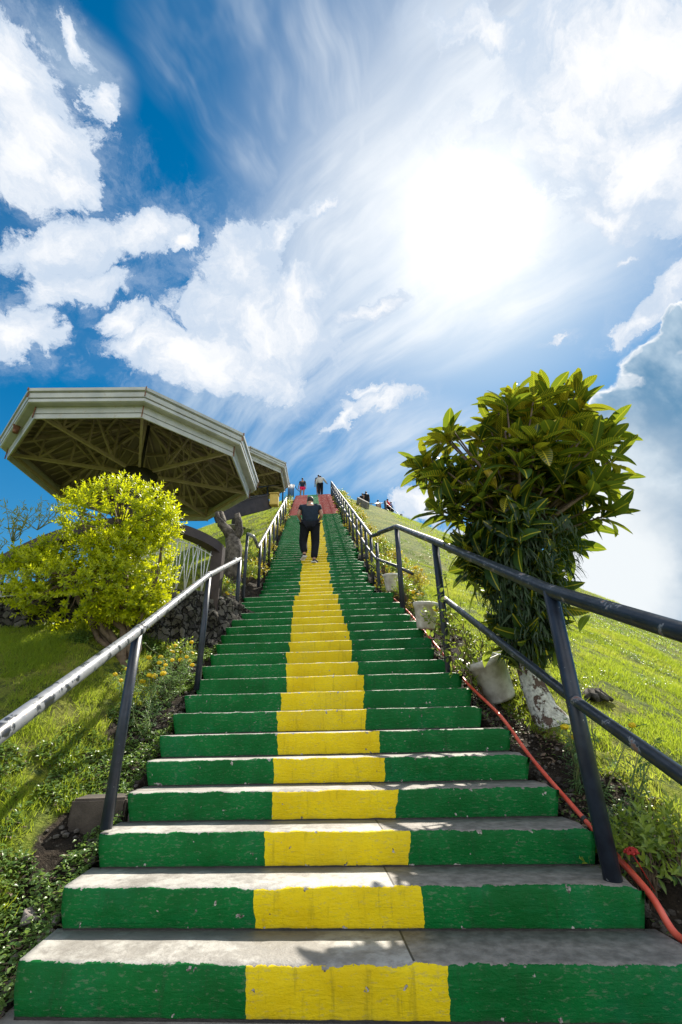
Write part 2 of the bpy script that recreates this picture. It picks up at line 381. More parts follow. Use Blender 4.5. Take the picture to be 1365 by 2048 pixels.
M_SOIL = m_soil(); M_STEP = m_riser(); M_RAIL = m_rail('worn_black_rail_paint', .60); M_RAILW = m_rail('silvery_worn_rail_paint', .42); M_POST = m_post()
M_GRASS = m_leaf('grass_blade', (.12, .19, .018), (.28, .34, .035), tr=.52, tcol=(.56, .68, .045), rough=.55, tip=(.42, .38, .10), spec=.2)
M_WEED = m_leaf('weed_leaf', (.06, .13, .03), (.14, .22, .06), tr=.35, tcol=(.30, .45, .08), rough=.35)
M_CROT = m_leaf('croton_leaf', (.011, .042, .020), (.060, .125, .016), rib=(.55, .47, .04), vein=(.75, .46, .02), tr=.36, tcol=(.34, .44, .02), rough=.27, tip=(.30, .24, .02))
M_FERN = m_leaf('epiphyte_leaf', (.02, .045, .022), (.05, .085, .03), tr=.25, tcol=(.10, .2, .04), rough=.5)
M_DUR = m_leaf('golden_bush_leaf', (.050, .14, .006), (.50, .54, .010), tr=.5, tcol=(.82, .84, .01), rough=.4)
M_MARI = m_leaf('marigold_leaf', (.07, .14, .05), (.13, .22, .08), tr=.35, tcol=(.25, .40, .10), rough=.5)
M_SHRUB = m_leaf('shrub_leaf', (.05, .12, .02), (.30, .38, .04), rib=(.25, .3, .08), tr=.4, tcol=(.40, .50, .05), rough=.35)
M_YSH = m_leaf('yellow_shrub_leaf', (.18, .19, .02), (.34, .27, .03), tr=.45, tcol=(.60, .50, .04), rough=.45)
M_BAMB = m_leaf('bamboo_leaf', (.18, .24, .04), (.34, .38, .07), tr=.5, tcol=(.6, .62, .1), rough=.5)
M_BARK = m_simple('grey_bark', (.12, .10, .08), (.28, .25, .21), .9, 7., .8, .03)
def m_lichen():
    mt, N = newmat('whitewashed_bark'); p = geo_pos(N)
    n = N.noise(p, 7., 6., .6); n2 = N.noise(p, 30., 5., .65)
    f = N.map(N.m('ADD', n, N.m('MULTIPLY', N.m('SUBTRACT', n2, .5), .4)), .46, .50)
    d = N.mix(n2, (.05, .035, .025), (.16, .10, .08))
    return finish(mt, N, N.mix(f, d, N.mix(N.map(n2, .3, .7), (.30, .30, .27), (.62, .62, .57))), .9, N.m('ADD', N.m('MULTIPLY', f, .4), n2), .8, .02)
M_LICH = m_lichen()
M_STEM = m_simple('green_stem', (.12, .16, .05), (.2, .22, .08), .6, 20.)
M_TWIG = m_simple('brown_twig', (.09, .06, .04), (.17, .12, .08), .8, 20.)
def m_flower(name, a, b):
    mt, N = newmat(name); p = obj_co(N)
    return finish(mt, N, N.mix(N.map(N.noise(p, 90., 3.), .35, .65), a, b), .6, N.noise(p, 160., 2.), .6, .004, transl=.3)
M_YFL = m_flower('yellow_petal', (.85, .58, .01), (.90, .74, .03)); M_RFL = m_flower('red_petal', (.40, .02, .015), (.60, .05, .04))
M_WHITEP = m_simple('dusty_white_plastic', (.40, .37, .33), (.70, .68, .64), .55, 9., .2, .01)
def m_rock(name='rock', a=(.05, .045, .04), b=(.17, .155, .14)):
    mt, N = newmat(name); p = geo_pos(N); n = N.noise(p, 5., 7., .65); v = N.node('ShaderNodeTexVoronoi', {'feature': 'F1'}, Scale=7.); N.set(v, 'Vector', p)
    return finish(mt, N, N.mix(N.map(n, .3, .7), a, b), .95, N.m('ADD', n, N.m('MULTIPLY', v.outputs['Distance'], .8)), 1., .08, spec=.2)
M_ROCK = m_rock('rock', (.018, .016, .014), (.12, .11, .10))
def m_wall():
    mt, N = newmat('rubble_wall'); p = geo_pos(N); p2 = N.vm('ADD', p, N.vm('SCALE', N.noise(p, 7., 6., .6, col=True), sc_=.22))
    e = N.node('ShaderNodeTexVoronoi', {'feature': 'DISTANCE_TO_EDGE'}, Scale=9.); N.set(e, 'Vector', p2); c_ = N.node('ShaderNodeTexVoronoi', {'feature': 'F1'}, Scale=9.); N.set(c_, 'Vector', p2)
    n = N.noise(p, 16., 6., .65); sp_ = N.node('ShaderNodeSeparateXYZ'); N.l.new(c_.outputs['Color'], sp_.inputs[0])
    st = N.mix(sp_.outputs[0], (.022, .020, .018), (.13, .12, .105)); st = N.mix(N.map(n, .5, .72), st, (.05, .06, .03))
    j = N.map(e.outputs['Distance'], .0, .10)
    return finish(mt, N, N.mix(j, (.014, .013, .011), st), .95, N.m('ADD', N.m('MULTIPLY', j, 1.), N.m('MULTIPLY', n, .4)), 1., .06, spec=.2)
M_WALL = m_wall(); M_PALEROCK = m_rock('pale_rock', (.14, .12, .11), (.30, .27, .25)); M_GRAVEL = m_rock('gravel_stone', (.05, .043, .037), (.14, .125, .11))
M_ORANGE = m_simple('orange_conduit_plastic', (.62, .07, .035), (.72, .13, .08), .38, 6., .15, .004)
M_BROWNP = m_simple('dark_brown_paint', (.030, .020, .020), (.050, .034, .033), .6, 6., .3, .01)
M_WHITEM = m_simple('white_metal_bar', (.55, .56, .58), (.7, .7, .72), .4, 12., .1, .002)
def m_gutter():
    mt, N = newmat('white_gutter_metal'); p = geo_pos(N); n = N.noise(p, 3., 6., .6); n2 = N.noise(p, 12., 6., .7)
    b = N.mix(N.map(n, .3, .7), (.37, .385, .40), (.51, .52, .53))
    dirt = N.map(n2, .52, .72, 0., .55)
    return finish(mt, N, N.mix(dirt, b, (.30, .24, .15)), .45, n2, .12, .006)
M_GUT = m_gutter()
M_SHEET = m_simple('roof_sheet_underside', (.19, .155, .15), (.26, .22, .21), .6, 2., .15, .01)
M_TRUSS = m_simple('grey_truss_steel', (.33, .27, .24), (.44, .37, .33), .6, 6., .2, .005)
M_COL = m_simple('dark_column', (.02, .02, .02), (.05, .047, .045), .6, 4., .3, .01)
M_RUST = m_simple('rusty_lamp_metal', (.10, .035, .018), (.26, .12, .07), .85, 14., .5, .01)
M_CONC = m_simple('weathered_concrete', (.13, .12, .11), (.27, .25, .23), .9, 4., .6, .02)
M_DWALL = m_simple('dark_painted_wall', (.022, .018, .022), (.045, .036, .04), .7, 4., .4, .01)
M_YBOX = m_simple('yellow_wall_paint', (.45, .32, .06), (.55, .40, .10), .7, 5., .3, .01)
M_TEAL = m_simple('teal_sheet', (.01, .07, .08), (.02, .11, .12), .5, 5., .2, .01)
def m_cloth(name, a, b=None, r_=.85): return m_simple(name, a, b or tuple(x*1.5 for x in a), r_, 12., .35, .01, spec=.2)
M_SKIN = m_simple('skin', (.36, .19, .12), (.42, .23, .15), .5, 10., .05, .002)
M_SKIND = m_simple('tanned_skin', (.20, .11, .075), (.27, .15, .10), .5, 10., .05, .002)
M_HAIR = m_simple('black_hair', (.008, .007, .007), (.02, .018, .016), .5, 60., .4, .004)
C_NAVY = m_cloth('navy_cotton', (.012, .020, .033)); C_BLACK = m_cloth('black_cotton', (.006, .007, .011)); C_WHITE = m_cloth('white_cotton', (.42, .41, .39), (.5, .49, .47)); C_PINK = m_cloth('pink_shorts', (.55, .02, .09)); C_TEAL = m_cloth('teal_cloth', (.12, .42, .45)); C_RED = m_cloth('red_cloth', (.45, .02, .03)); C_BLUE = m_cloth('blue_cloth', (.05, .14, .35)); C_PALE = m_cloth('pale_cloth', (.3, .22, .16)); C_SHOE = m_cloth('black_shoe', (.01, .01, .012)); C_SOLE = m_cloth('white_sole', (.65, .65, .63), (.7, .7, .7))

# ------------------------------------------------------------------ the flight: plan and profile
HEAD, SKEW = -.0814, .0575
X1, Y1, RUN = .0083, 2.434, .3346
NL, NU = 19, 81
S = []                          # each step: front centre x,y, top z, riser height, half width, run to next
z = .16
for n in range(1, NL+1):
    h = .172 if n == 1 else (.1643 if n <= 6 else (.1736 if n <= 10 else .175))
    if n > 1: z += h
    s_ = (n-1)*RUN; S.append([X1+s_*math.sin(HEAD), Y1+s_*math.cos(HEAD), z, h, 1.4, RUN])
UX0, UY0, UZ0 = S[-1][0], S[-1][1], z
TOPX, TOPY, TOPZ = -1.82, 27.0, 14.87
for n in range(1, NU+1):
    t = n/NU; h = (TOPZ-UZ0)/NU
    S.append([UX0+(TOPX-UX0)*t, UY0+.10+(TOPY-UY0-.10)*t, UZ0+h*n, h, 1.15, (TOPY-UY0)/NU])
SY = np.array([a[1] for a in S]); SZ = np.array([a[2] for a in S]); SX = np.array([a[0] for a in S])
EX = np.array([math.cos(SKEW), -math.sin(SKEW), 0])
def zline(y): return np.interp(y, np.concatenate([[-30, 2.0], SY+.15, [31, 40, 60, 90]]), np.concatenate([[-1.5, -.12], SZ-.14, [15.2, 13.2, 4, -12]]))
def xcen(y): return np.interp(y, SY, SX)
def hwid(y): return np.where(np.asarray(y) < UY0+.1, 1.4, 1.15)
GC = np.array([-4.66, 9.22]); GF = 2.85                     # gazebo terrace
def H(x, y):
    x = np.asarray(x, float); y = np.asarray(y, float)
    yy = y+(x-xcen(y))*math.tan(SKEW)
    d = x-xcen(y); dr = np.maximum(0, d-hwid(y)); dl = np.maximum(0, -d-hwid(y))
    z_ = zline(yy)
    near = 1-ss(10, 16, y)
    z_ = z_-.53*dr*dr/(dr+2.2)+near*(.10*ss(.28, .75, dr))
    bl = ss(8, 14, y)
    z_ = z_-bl*.34*dl*dl/(dl+.9)-(1-bl)*.5*np.maximum(0, dl-5.5)+near*.24*ss(.35, 1.2, dl)+near*.46*ss(.5, 1.6, dl)*ss(3.0, 5.4, y)
    z_ = z_-.07*ss(.02, .15, dr+dl)*(1-ss(.25, .6, dr+dl))+.05*fbm(x*9, y*9, 3, 15)*ss(.02, .1, dr+dl)*(1-ss(.6, 1.2, dr+dl))*near
    g = np.hypot(x-GC[0], y-GC[1]); side_ = 1-ss(-3.1, -2.3, x)*ss(7.3, 7.9, y); t = (1-ss(3.28, 3.42, g))*side_; tb = (1-ss(3.2, 4.6, g))*side_
    z_ = z_+.50*np.exp(-((x+2.3)**2/.30+(y-9.0)**2/1.1))
    front = y < GC[1]+.5
    z_ = np.where(front, z_*(1-t)+GF*t, z_*(1-tb)+GF*tb)
    z_ = z_+.10*fbm(x*.7, y*.7, 3, 3)*(ss(.3, 1.5, dr+dl))+.035*fbm(x*4, y*4, 3, 5)*ss(.05, .4, dr+dl)
    z_ = z_+.5*fbm(x*.13+3, y*.13, 3, 9)*ss(3, 9, dr+dl)*(np.abs(g) > 4.6)*ss(3, 12, np.abs(x))
    z_ = np.where((dr+dl) <= .02, z_-.25, z_)
    return z_
def hit(px, py, y0=1.2, y1=34):
    ys = np.linspace(y0, y1, 4000); d = ray(px, py); P = CAM+d*ys[:, None]
    below = P[:, 2] < H(P[:, 0], P[:, 1])
    i = int(np.argmax(below)) if below.any() else -1
    return P[i]

# terrain sheet reaching the horizon
def axis(segs):
    out = []
    for a, b, st in segs: out += list(np.arange(a, b, st))
    return np.array(out+[segs[-1][1]])
xs = axis([(-1500, -200, 260), (-200, -60, 28), (-60, -20, 4), (-20, -8, .6), (-8, -3.5, .12), (-3.5, 3.5, .045), (3.5, 8, .12), (8, 22, .6), (22, 60, 4), (60, 200, 28), (200, 1500, 260)])
ys = axis([(-1500, -200, 260), (-200, -20, 20), (-20, 1, 1), (1, 9, .045), (9, 16, .12), (16, 36, .4), (36, 90, 4), (90, 300, 42), (300, 3000, 300)])
XX, YY = np.meshgrid(xs, ys); ZZ = H(XX, YY)
far = np.hypot(XX, YY-15); ZZ = np.where(far > 60, np.maximum(ZZ, -60+6*np.sin(XX*.01)+6*np.cos(YY*.013)), ZZ); ZZ = np.maximum(ZZ, -60)
nx, ny = len(xs), len(ys)
idx = np.arange(nx*ny).reshape(ny, nx)
Fq = np.stack([idx[:-1, :-1], idx[:-1, 1:], idx[1:, 1:], idx[1:, :-1]], -1).reshape(-1, 4)
def grassy(x, y):
    d = x-xcen(y); e = np.maximum(0, np.abs(d)-hwid(y))
    nz = fbm(x*1.7, y*1.7, 4, 21)*.5
    lo = np.where(d < 0, .30, .42)+np.where(d < 0, .10, .0)
    g = np.hypot(x-GC[0], y-GC[1]); wall = (np.abs(g-3.4) < .18) & (y < GC[1])
    v = ss(lo-.08, lo+.25, e+nz*.7)
    return np.where(wall, 0, v)
hill = mesh_np('hill', np.stack([XX, YY, ZZ], -1).reshape(-1, 3), Fq, M_SOIL, smooth=True, rnd=grassy(XX, YY).ravel())
tag(hill, kind='structure')

# ------------------------------------------------------------------ the staircase
stairs = empty('staircase', (S[0][0], S[0][1], 0), 'long painted concrete staircase, green risers with yellow centre stripe, climbing the hill', 'staircase')
def step_mesh(i):
    x, y, zt, h, hw, run = S[i]; near = i < 12
    k = 90 if i < 7 else (48 if i < 19 else 20)
    h_ = h+.03
    lip = .012 if i < 19 else .014
    prof = [(0.0, -h_), (0.0, -h*.96), (-.004, -h*.5), (-.002, -lip*1.6), (.003, -lip*.7), (lip*.9, -.001), (.05, 0), (run*.5, 0), (run+.02, 0), (run+.02, -h_)]
    vv = [-.2, .02, .5, .90, .955, 1.0, 1.2, 1.5, 2.0, 2.2]
    if i == len(S)-1:
        prof[-3:] = [(1.5, 0), (3.0, 0), (3.0, -h_)]
    us = np.linspace(0, 1, k+1); rr = np.random.default_rng(i+50)
    V = []; UV = []
    c = np.array([x, y, zt]); fw = np.array([math.sin(HEAD), math.cos(HEAD), 0])
    wl = hw+rr.uniform(-.02, .02); wr = hw+rr.uniform(-.05, .05)*(1 if i > 3 else .3)
    nseed = i*13
    for j, (a, b) in enumerate(prof):
        lipn = fbm(us*(26 if i < 19 else 14)+j*.1, np.full(k+1, nseed*1.0), 4, 2)
        big = fbm(us*5, np.full(k+1, nseed*1.7), 2, 4)
        low = fbm(us*3+j*.9, np.full(k+1, nseed*.7), 2, 4)
        for q, u in enumerate(us):
            tp_ = (.04, .04, .018)[j] if j < 3 else 0.
            lat = -wl+tp_+(wl+wr-2*tp_)*u
            # rounded broken right end
            e = max(0, lat-(wr-.055)); lo = max(0, -wl+.02-lat)
            da = a; db = b
            if j in (2,): da += .010*low[q]
            if j in (3, 4, 5): da += .016*lipn[q]+.012*big[q]; db += .007*lipn[q]*(1 if j > 3 else .4)+(.006 if i > 18 else .004)*big[q]
            if i > 18 and j in (4, 5): db += .006*lipn[q]*(1 if u > .6 else .3)
            if j in (4, 5, 6) : db -= min(.05, 9*e*e+e*.2)
            if j <= 5: da += min(.06, 4*e*e+lo*.6)
            if j in (6, 7): db += .003*low[q]
            pnt = c+EX*lat+fw*da+np.array([0, 0, db]); V.append(pnt); UV.append((u, vv[j]))
    V = np.array(V); UV = np.array(UV); n = k+1
    id_ = np.arange(len(V)).reshape(len(prof), n)
    F_ = np.stack([id_[:-1, :-1], id_[:-1, 1:], id_[1:, 1:], id_[1:, :-1]], -1).reshape(-1, 4)
    # end caps as quads fanned
    caps = []
    for cidx, rev in ((0, True), (n-1, False)):
        c_ = list(id_[:, cidx])
        lo_, hi_ = 0, len(c_)-1
        while hi_-lo_ >= 3 or hi_-lo_ == 2:
            q4 = [c_[lo_], c_[lo_+1], c_[hi_-1], c_[hi_]] if hi_-lo_ >= 3 else [c_[lo_], c_[lo_+1], c_[hi_], c_[hi_]]
            if hi_-lo_ == 2: break
            caps.append(q4 if rev else q4[::-1]); lo_ += 1; hi_ -= 1
    F_ = np.vstack([F_, np.array(caps)])
    red = 1. if (i-19) >= 44 else 0.
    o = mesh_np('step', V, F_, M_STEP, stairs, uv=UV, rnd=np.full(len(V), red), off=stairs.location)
    m_ = o.data; sm = np.zeros(len(m_.polygons), bool); sm[:(len(prof)-1)*k] = True; m_.polygons.foreach_set('use_smooth', sm)
    return o
for i in range(len(S)): step_mesh(i)
# plain concrete core below the steps
core = MB(stairs.location)
for i in range(0, len(S)):
    x, y, zt, h, hw, run = S[i]
    if i % 2: continue
    for lat in (0,):
        cc = Vector((x+.25*math.sin(HEAD), y+run*.5+.1, zt-h-.22)); core.box(cc, (2*hw-.10, run*2+.2, .40), Matrix.Rotation(-SKEW, 3, 'Z'))
core.build('core', M_CONC, stairs)

# landing slab at the foot
mb = MB((0, 2, 0)); mb.box((-.1, 1.9, -.075), (3.6, 1.35, .12), Matrix.Rotation(-SKEW, 3, 'Z'), .01)
tag(mb.build('path', M_CONC), kind='structure').location = (0, 2, 0)

# ------------------------------------------------------------------ leaf builder
def leaves(name, P, D, Nn, L, Wd, prof, mat, parent=None, droop=.2, fold=.15, rnd=None, off=None, curl=None, cols=3):
    P = np.asarray(P, float); n = len(P); D = D/np.linalg.norm(D, axis=1, keepdims=True)
    side = np.cross(D, Nn); side /= np.maximum(np.linalg.norm(side, axis=1, keepdims=True), 1e-6); Nn = np.cross(side, D)
    L = np.broadcast_to(L, (n,)); Wd = np.broadcast_to(Wd, (n,)); droop = np.broadcast_to(droop, (n,))
    K = len(prof); V = np.zeros((n, K, cols, 3)); UV = np.zeros((n, K, cols, 2))
    for k, (t, w_) in enumerate(prof):
        ce = P+D*(L*t*(1-.25*droop*t))[:, None]-Nn*(droop*L*t*t)[:, None]
        for j in range(cols):
            s_ = -1+2*j/(cols-1)
            V[:, k, j] = ce+side*(Wd*w_*s_*.5)[:, None]+Nn*(fold*Wd*w_*abs(s_))[:, None]
            UV[:, k, j] = (.5+.5*s_*w_, t)
    base = np.arange(K*cols).reshape(K, cols)
    q = np.stack([base[:-1, :-1], base[:-1, 1:], base[1:, 1:], base[1:, :-1]], -1).reshape(-1, 4)
    Fa = (q[None]+(np.arange(n)*K*cols)[:, None, None]).reshape(-1, 4)
    if rnd is None: rnd = rng.random(n)
    return mesh_np(name, V.reshape(-1, 3), Fa, mat, parent, True, UV.reshape(-1, 2), np.repeat(rnd, K*cols), off)
PROF_EL = [(0, .05), (.12, .45), (.3, .85), (.5, 1.), (.7, .85), (.87, .45), (1, .02)]
PROF_BR = [(0, .12), (.10, .38), (.25, .72), (.45, .98), (.65, 1.), (.82, .74), (.94, .36), (1, .03)]
PROF_SM = [(0, .15), (.35, 1.), (.7, .75), (1, .05)]
PROF_BL = [(0, 1.), (.5, .75), (1, .05)]
def rdirs(n, g=rng):
    v = g.normal(size=(n, 3)); return v/np.linalg.norm(v, axis=1, keepdims=True)

# ------------------------------------------------------------------ grass
def scatter(n, x0, x1, y0, y1, dens=None, g=rng):
    x = g.uniform(x0, x1, n); y = g.uniform(y0, y1, n)
    if dens is not None:
        k = g.random(n) < dens(x, y); x, y = x[k], y[k]
    return x, y
def infrustum(x, y, z, mx=60):
    d = np.stack([x, y, z-CZ], -1); w_ = d@cF; u = 682.5+FPX*(d@cR2)/w_; v = 1024-FPX*(d@cU2)/w_
    return (w_ > .3) & (u > -mx) & (u < 1365+mx) & (v > 700) & (v < 2120)
def grass_patch(name, n, x0, x1, y0, y1, L, Wd, thr=.45, mat=M_GRASS, spread=.55):
    x, y = scatter(n, x0, x1, y0, y1)
    gz = np.hypot(x-GC[0], y-GC[1]) < 3.5
    k = (rng.random(len(x)) < ss(thr-.25, thr+.25, grassy(x, y))) & ~gz
    tuft = fbm(x*3.1, y*3.1, 3, 77)+.6*fbm(x*1.1, y*1.1, 2, 78); k &= rng.random(len(x)) < np.clip(.62+tuft*1.9, .04, 1)
    x, y = x[k], y[k]; z_ = H(x, y); k = infrustum(x, y, z_); x, y, z_ = x[k], y[k], z_[k]; n = len(x)
    D = np.stack([rng.normal(0, spread, n), rng.normal(0, spread, n), np.ones(n)], -1); D = unit(D)
    Nn = unit(np.cross(D, rdirs(n)))
    sc_ = rng.uniform(.5, 1.25, n)*(1+.5*fbm(x*1.3, y*1.3, 2, 5))
    cl = np.clip(.45+1.0*fbm(x*.9, y*.9, 4, 31)+.5*fbm(x*.35+7, y*.35, 2, 91)+rng.normal(0, .22, n), 0, 1)
    return leaves(name, np.stack([x, y, z_-.005], -1), D, Nn, L*sc_, Wd*rng.uniform(.7, 1.3, n), PROF_BL, mat, None, rng.uniform(.1, .6, n), .1, rnd=cl, cols=2)
def lbl(o, kind='stuff', label=None, cat='grass'): return tag(o, label, cat, None, kind)
lbl(grass_patch('grass', 330000, -7, -1.2, 2.0, 7.2, .085, .0046), label='short yellow green grass on the lawn left of the lower steps')
lbl(grass_patch('grass', 330000, .9, 9, 2.4, 12, .075, .006), label='bright sunlit grass on the slope right of the steps')
lbl(grass_patch('grass', 160000, 3, 26, 9, 33, .10, .013), label='grass on the far right flank of the hill up to its crest')
lbl(grass_patch('grass', 110000, -9, -1.2, 8, 28, .09, .011), label='grass on the bank behind the gazebo and beside the upper flight')

# ------------------------------------------------------------------ handrails
def rail_sys(label, top, posts, pr, rr_, mid=None, joints=(), M_RAIL=M_RAIL):
    """top: list of 3D points; posts: list of (top3D, bottom3D)"""
    o = empty('handrail', posts[0][1], label, 'handrail')
    mb = MB(o.location)
    # smooth the bends a little
    pts = [Vector(tuple(p)) for p in top]; out = [pts[0]]
    for i in range(1, len(pts)-1):
        a, b, c_ = pts[i-1], pts[i], pts[i+1]
        k = min(.06, (b-a).length*.3, (c_-b).length*.3)
        for t in (0, .33, .66, 1):
            p1 = b+(a-b).normalized()*k; p2 = b+(c_-b).normalized()*k
            out.append((p1*(1-t)+b*t)*(1-t)+(b*(1-t)+p2*t)*t)
    out.append(pts[-1]); mb.tube(out, rr_, 16); mb.build('top_rail', M_RAIL, o)
    if joints:
        for jp, jd in joints:
            mb = MB(o.location); jp = Vector(tuple(jp)); jd = Vector(tuple(jd)).normalized()
            mb.tube([jp-jd*.045, jp-jd*.04, jp+jd*.04, jp+jd*.045], [rr_*1.02, rr_*1.17, rr_*1.17, rr_*1.02], 16); mb.build('joint_collar', M_RAIL, o)
    for a, b in posts:
        mb = MB(o.location); mb.tube([b, a], pr, 14); mb.build('post', M_POST, o)
    for mpts in (mid or []):
        mb = MB(o.location); mb.tube(mpts, rr_*.72, 12); mb.build('mid_rail', M_RAIL, o)
    return o
def post_at(pb, pt, y=None, dz=-.15):
    """post from base pixel on the step line to top pixel at the same distance; vertical"""
    b = hitline(pb) if y is None else at(pb[0], pb[1], y)
    t = at(pt[0], pt[1], b[1]); t[0] = b[0]*.5+t[0]*.5; b2 = b.copy(); b2[0] = t[0]; b2[2] += dz
    return t, b2
def hitline(p):
    p = (p[0], max(p[1], 989.5))
    d = ray(*p); ys_ = np.linspace(1.5, 28, 4000); zl = np.interp(ys_, SY, SZ); P = CAM+d*ys_[:, None]
    i = int(np.argmax(P[:, 2] < zl)); return P[i]
# left lower
A = post_at((222, 1646), (270, 1262), dz=-.03); B = post_at((401, 1350), (415, 1150)); Cc = post_at((482, 1222), (472, 1118))
A = (A[0], A[1]); dirA = (np.array(A[0])-np.array(B[0])); A0 = at(-170, 1590, 1.35); A00 = A0+unit(A0-A[0])*1.3
rail_sys('worn silver black pipe handrail with three posts left of the lowest steps', [A00, A0, A[0], B[0], Cc[0]], [A, B, Cc, (A00, np.array([A00[0], A00[1], -.2]))], .033, .033,
         M_RAIL=M_RAILW, joints=[(A[0]+.0*dirA, dirA), (B[0], dirA), (at(471, 1120, Cc[0][1]), dirA)])
# left upper: the stub, then a long slope
def flight_pt(t, side, off=.08, dz=0.):       # t 0..1 on the upper flight
    x = UX0+(TOPX-UX0)*t; y = UY0+(TOPY-UY0)*t; z_ = UZ0+(TOPZ-UZ0)*t
    p = np.array([x, y, z_])+EX*side*(1.15+off); p[2] += dz; return p
Dp = post_at((491, 1188), (492, 1068), 8.55, -.1)
el = at(508, 1073, 8.45)
Hr = .86
uppts = [Dp[0], el]; ups = [Dp]
ts = [.055, .105, .165, .23, .30, .375, .45, .52]
for t in ts:
    p = flight_pt(t, -1, .10); q = p.copy(); q[2] += Hr; ups.append((q, p-np.array([0, 0, .2])))
uppts += [flight_pt(.03, -1, .10, Hr), flight_pt(.54, -1, .10, Hr+.02)]
rail_sys('pipe handrail left of the narrower upper steps, starting with a short sideways stub', uppts, ups, .032, .032, M_RAIL=M_RAILW)
# right lower
Rr1 = post_at((1228, 1762), (1100, 1182), dz=-.05); Rr2 = post_at((905, 1345), (866, 1083)); Rr3 = post_at((812, 1215), (788, 1053))
r0 = at(1560, 1325, 1.55); mid1 = at(1560, 1690, 1.55); r00 = r0+unit(r0-Rr1[0])*1.2; mid0 = mid1+unit(mid1-at(1146, 1398, Rr1[0][1]))*1.1
rail_sys('thick black handrail with peeling paint passing in front of the croton tree', [r00, r0, Rr1[0], Rr2[0], Rr3[0], at(758, 1066, 8.35)], [Rr1, Rr2, Rr3, (r00, np.array([r00[0], r00[1], -.2]))], .043, .042,
         mid=[[mid0, mid1, at(1146, 1398, Rr1[0][1]), at(889, 1197, Rr2[0][1])]])
ups = []; ts = [.012, .055, .10, .15, .205, .265, .325, .385, .445, .505, .56, .615, .67, .725, .78, .835, .89, .945, 1.0]
for t in ts:
    p = flight_pt(t, 1, .05); q = p.copy(); q[2] += .92; ups.append((q, p-np.array([0, 0, .2])))
e3 = flight_pt(1.0, 1, .05, .92)
rail_sys('long pipe handrail with many posts and a lower rail climbing right of the upper steps', [at(758, 1066, 8.35)+np.array([.01, .05, 0]), flight_pt(.05, 1, .05, .92), flight_pt(.5, 1, .05, .92), e3, e3+np.array([.0, 1.6, -.1])], ups, .034, .036,
         mid=[[at(826, 1148, 7.35), at(795, 1133, 7.6), at(752, 1117, 8.55), flight_pt(.10, 1, .05, .45), flight_pt(1.0, 1, .05, .45)]])

# ------------------------------------------------------------------ orange conduit and cable
pts = []
cpx = [(1420, 1990), (1362, 1902), (1312, 1840), (1250, 1765), (1200, 1690), (1140, 1620), (1060, 1500), (1000, 1420), (925, 1362), (880, 1318), (840, 1250), (800, 1215), (775, 1180), (765, 1160)]
o = empty('conduit_pipe', (1.6, 2.6, .2), 'thin orange red plastic pipe lying along the right edge of the steps', 'pipe')
mb = MB(o.location)
for i, (px, py) in enumerate(cpx):
    q = hitline((px, py)) if py < 1800 else None
    if q is None: q = CAM+ray(px, py)*np.interp(py, [1800, 1990], [2.75, 2.25])
    e = xcen(q[1])+float(hwid(q[1]))+.05+.02*math.sin(i*2.)
    q[0] = max(q[0], e-.02*math.sin(i*2.)) if q[1] < 8.3 else q[0]
    q[2] = max(float(H(q[0], q[1]))+.025, q[2]-.05) if q[1] > 2.5 else q[2]
    pts.append(q)
P_ = [Vector(tuple(p)) for p in pts]; sm = []
for i in range(len(P_)-1):
    a = P_[max(i-1, 0)]; b = P_[i]; c_ = P_[i+1]; d_ = P_[min(i+2, len(P_)-1)]
    for k in range(6):
        t = k/6; sm.append(.5*((2*b)+(c_-a)*t+(2*a-5*b+4*c_-d_)*t*t+(3*b-a-3*c_+d_)*t**3))
sm.append(P_[-1]); mb.tube(sm, [.0165 if p.y < 3 else .014 for p in sm], 12); mb.build('pipe_run', M_ORANGE, o)
for q in (8, 30, 52):
    mb = MB(o.location)
    a = sm[q]; b = sm[q+1]; dd = (b-a).normalized(); mb.tube([a-dd*.012, a+dd*.012], .0185, 12)
    mb.build('coupling', M_COL, o)
mb = MB((1.5, 2.6, .2)); mb.tube([(1.43, 2.72, .12), (1.6, 2.66, .13), (1.75, 2.6, .10), (1.95, 2.58, .12)], .006, 8)
tag(mb.build('cable', M_COL), 'thin grey cable lying over the orange pipe beside the second step', 'cable').location = (1.5, 2.6, .2)
# second thin pinkish pipe higher up

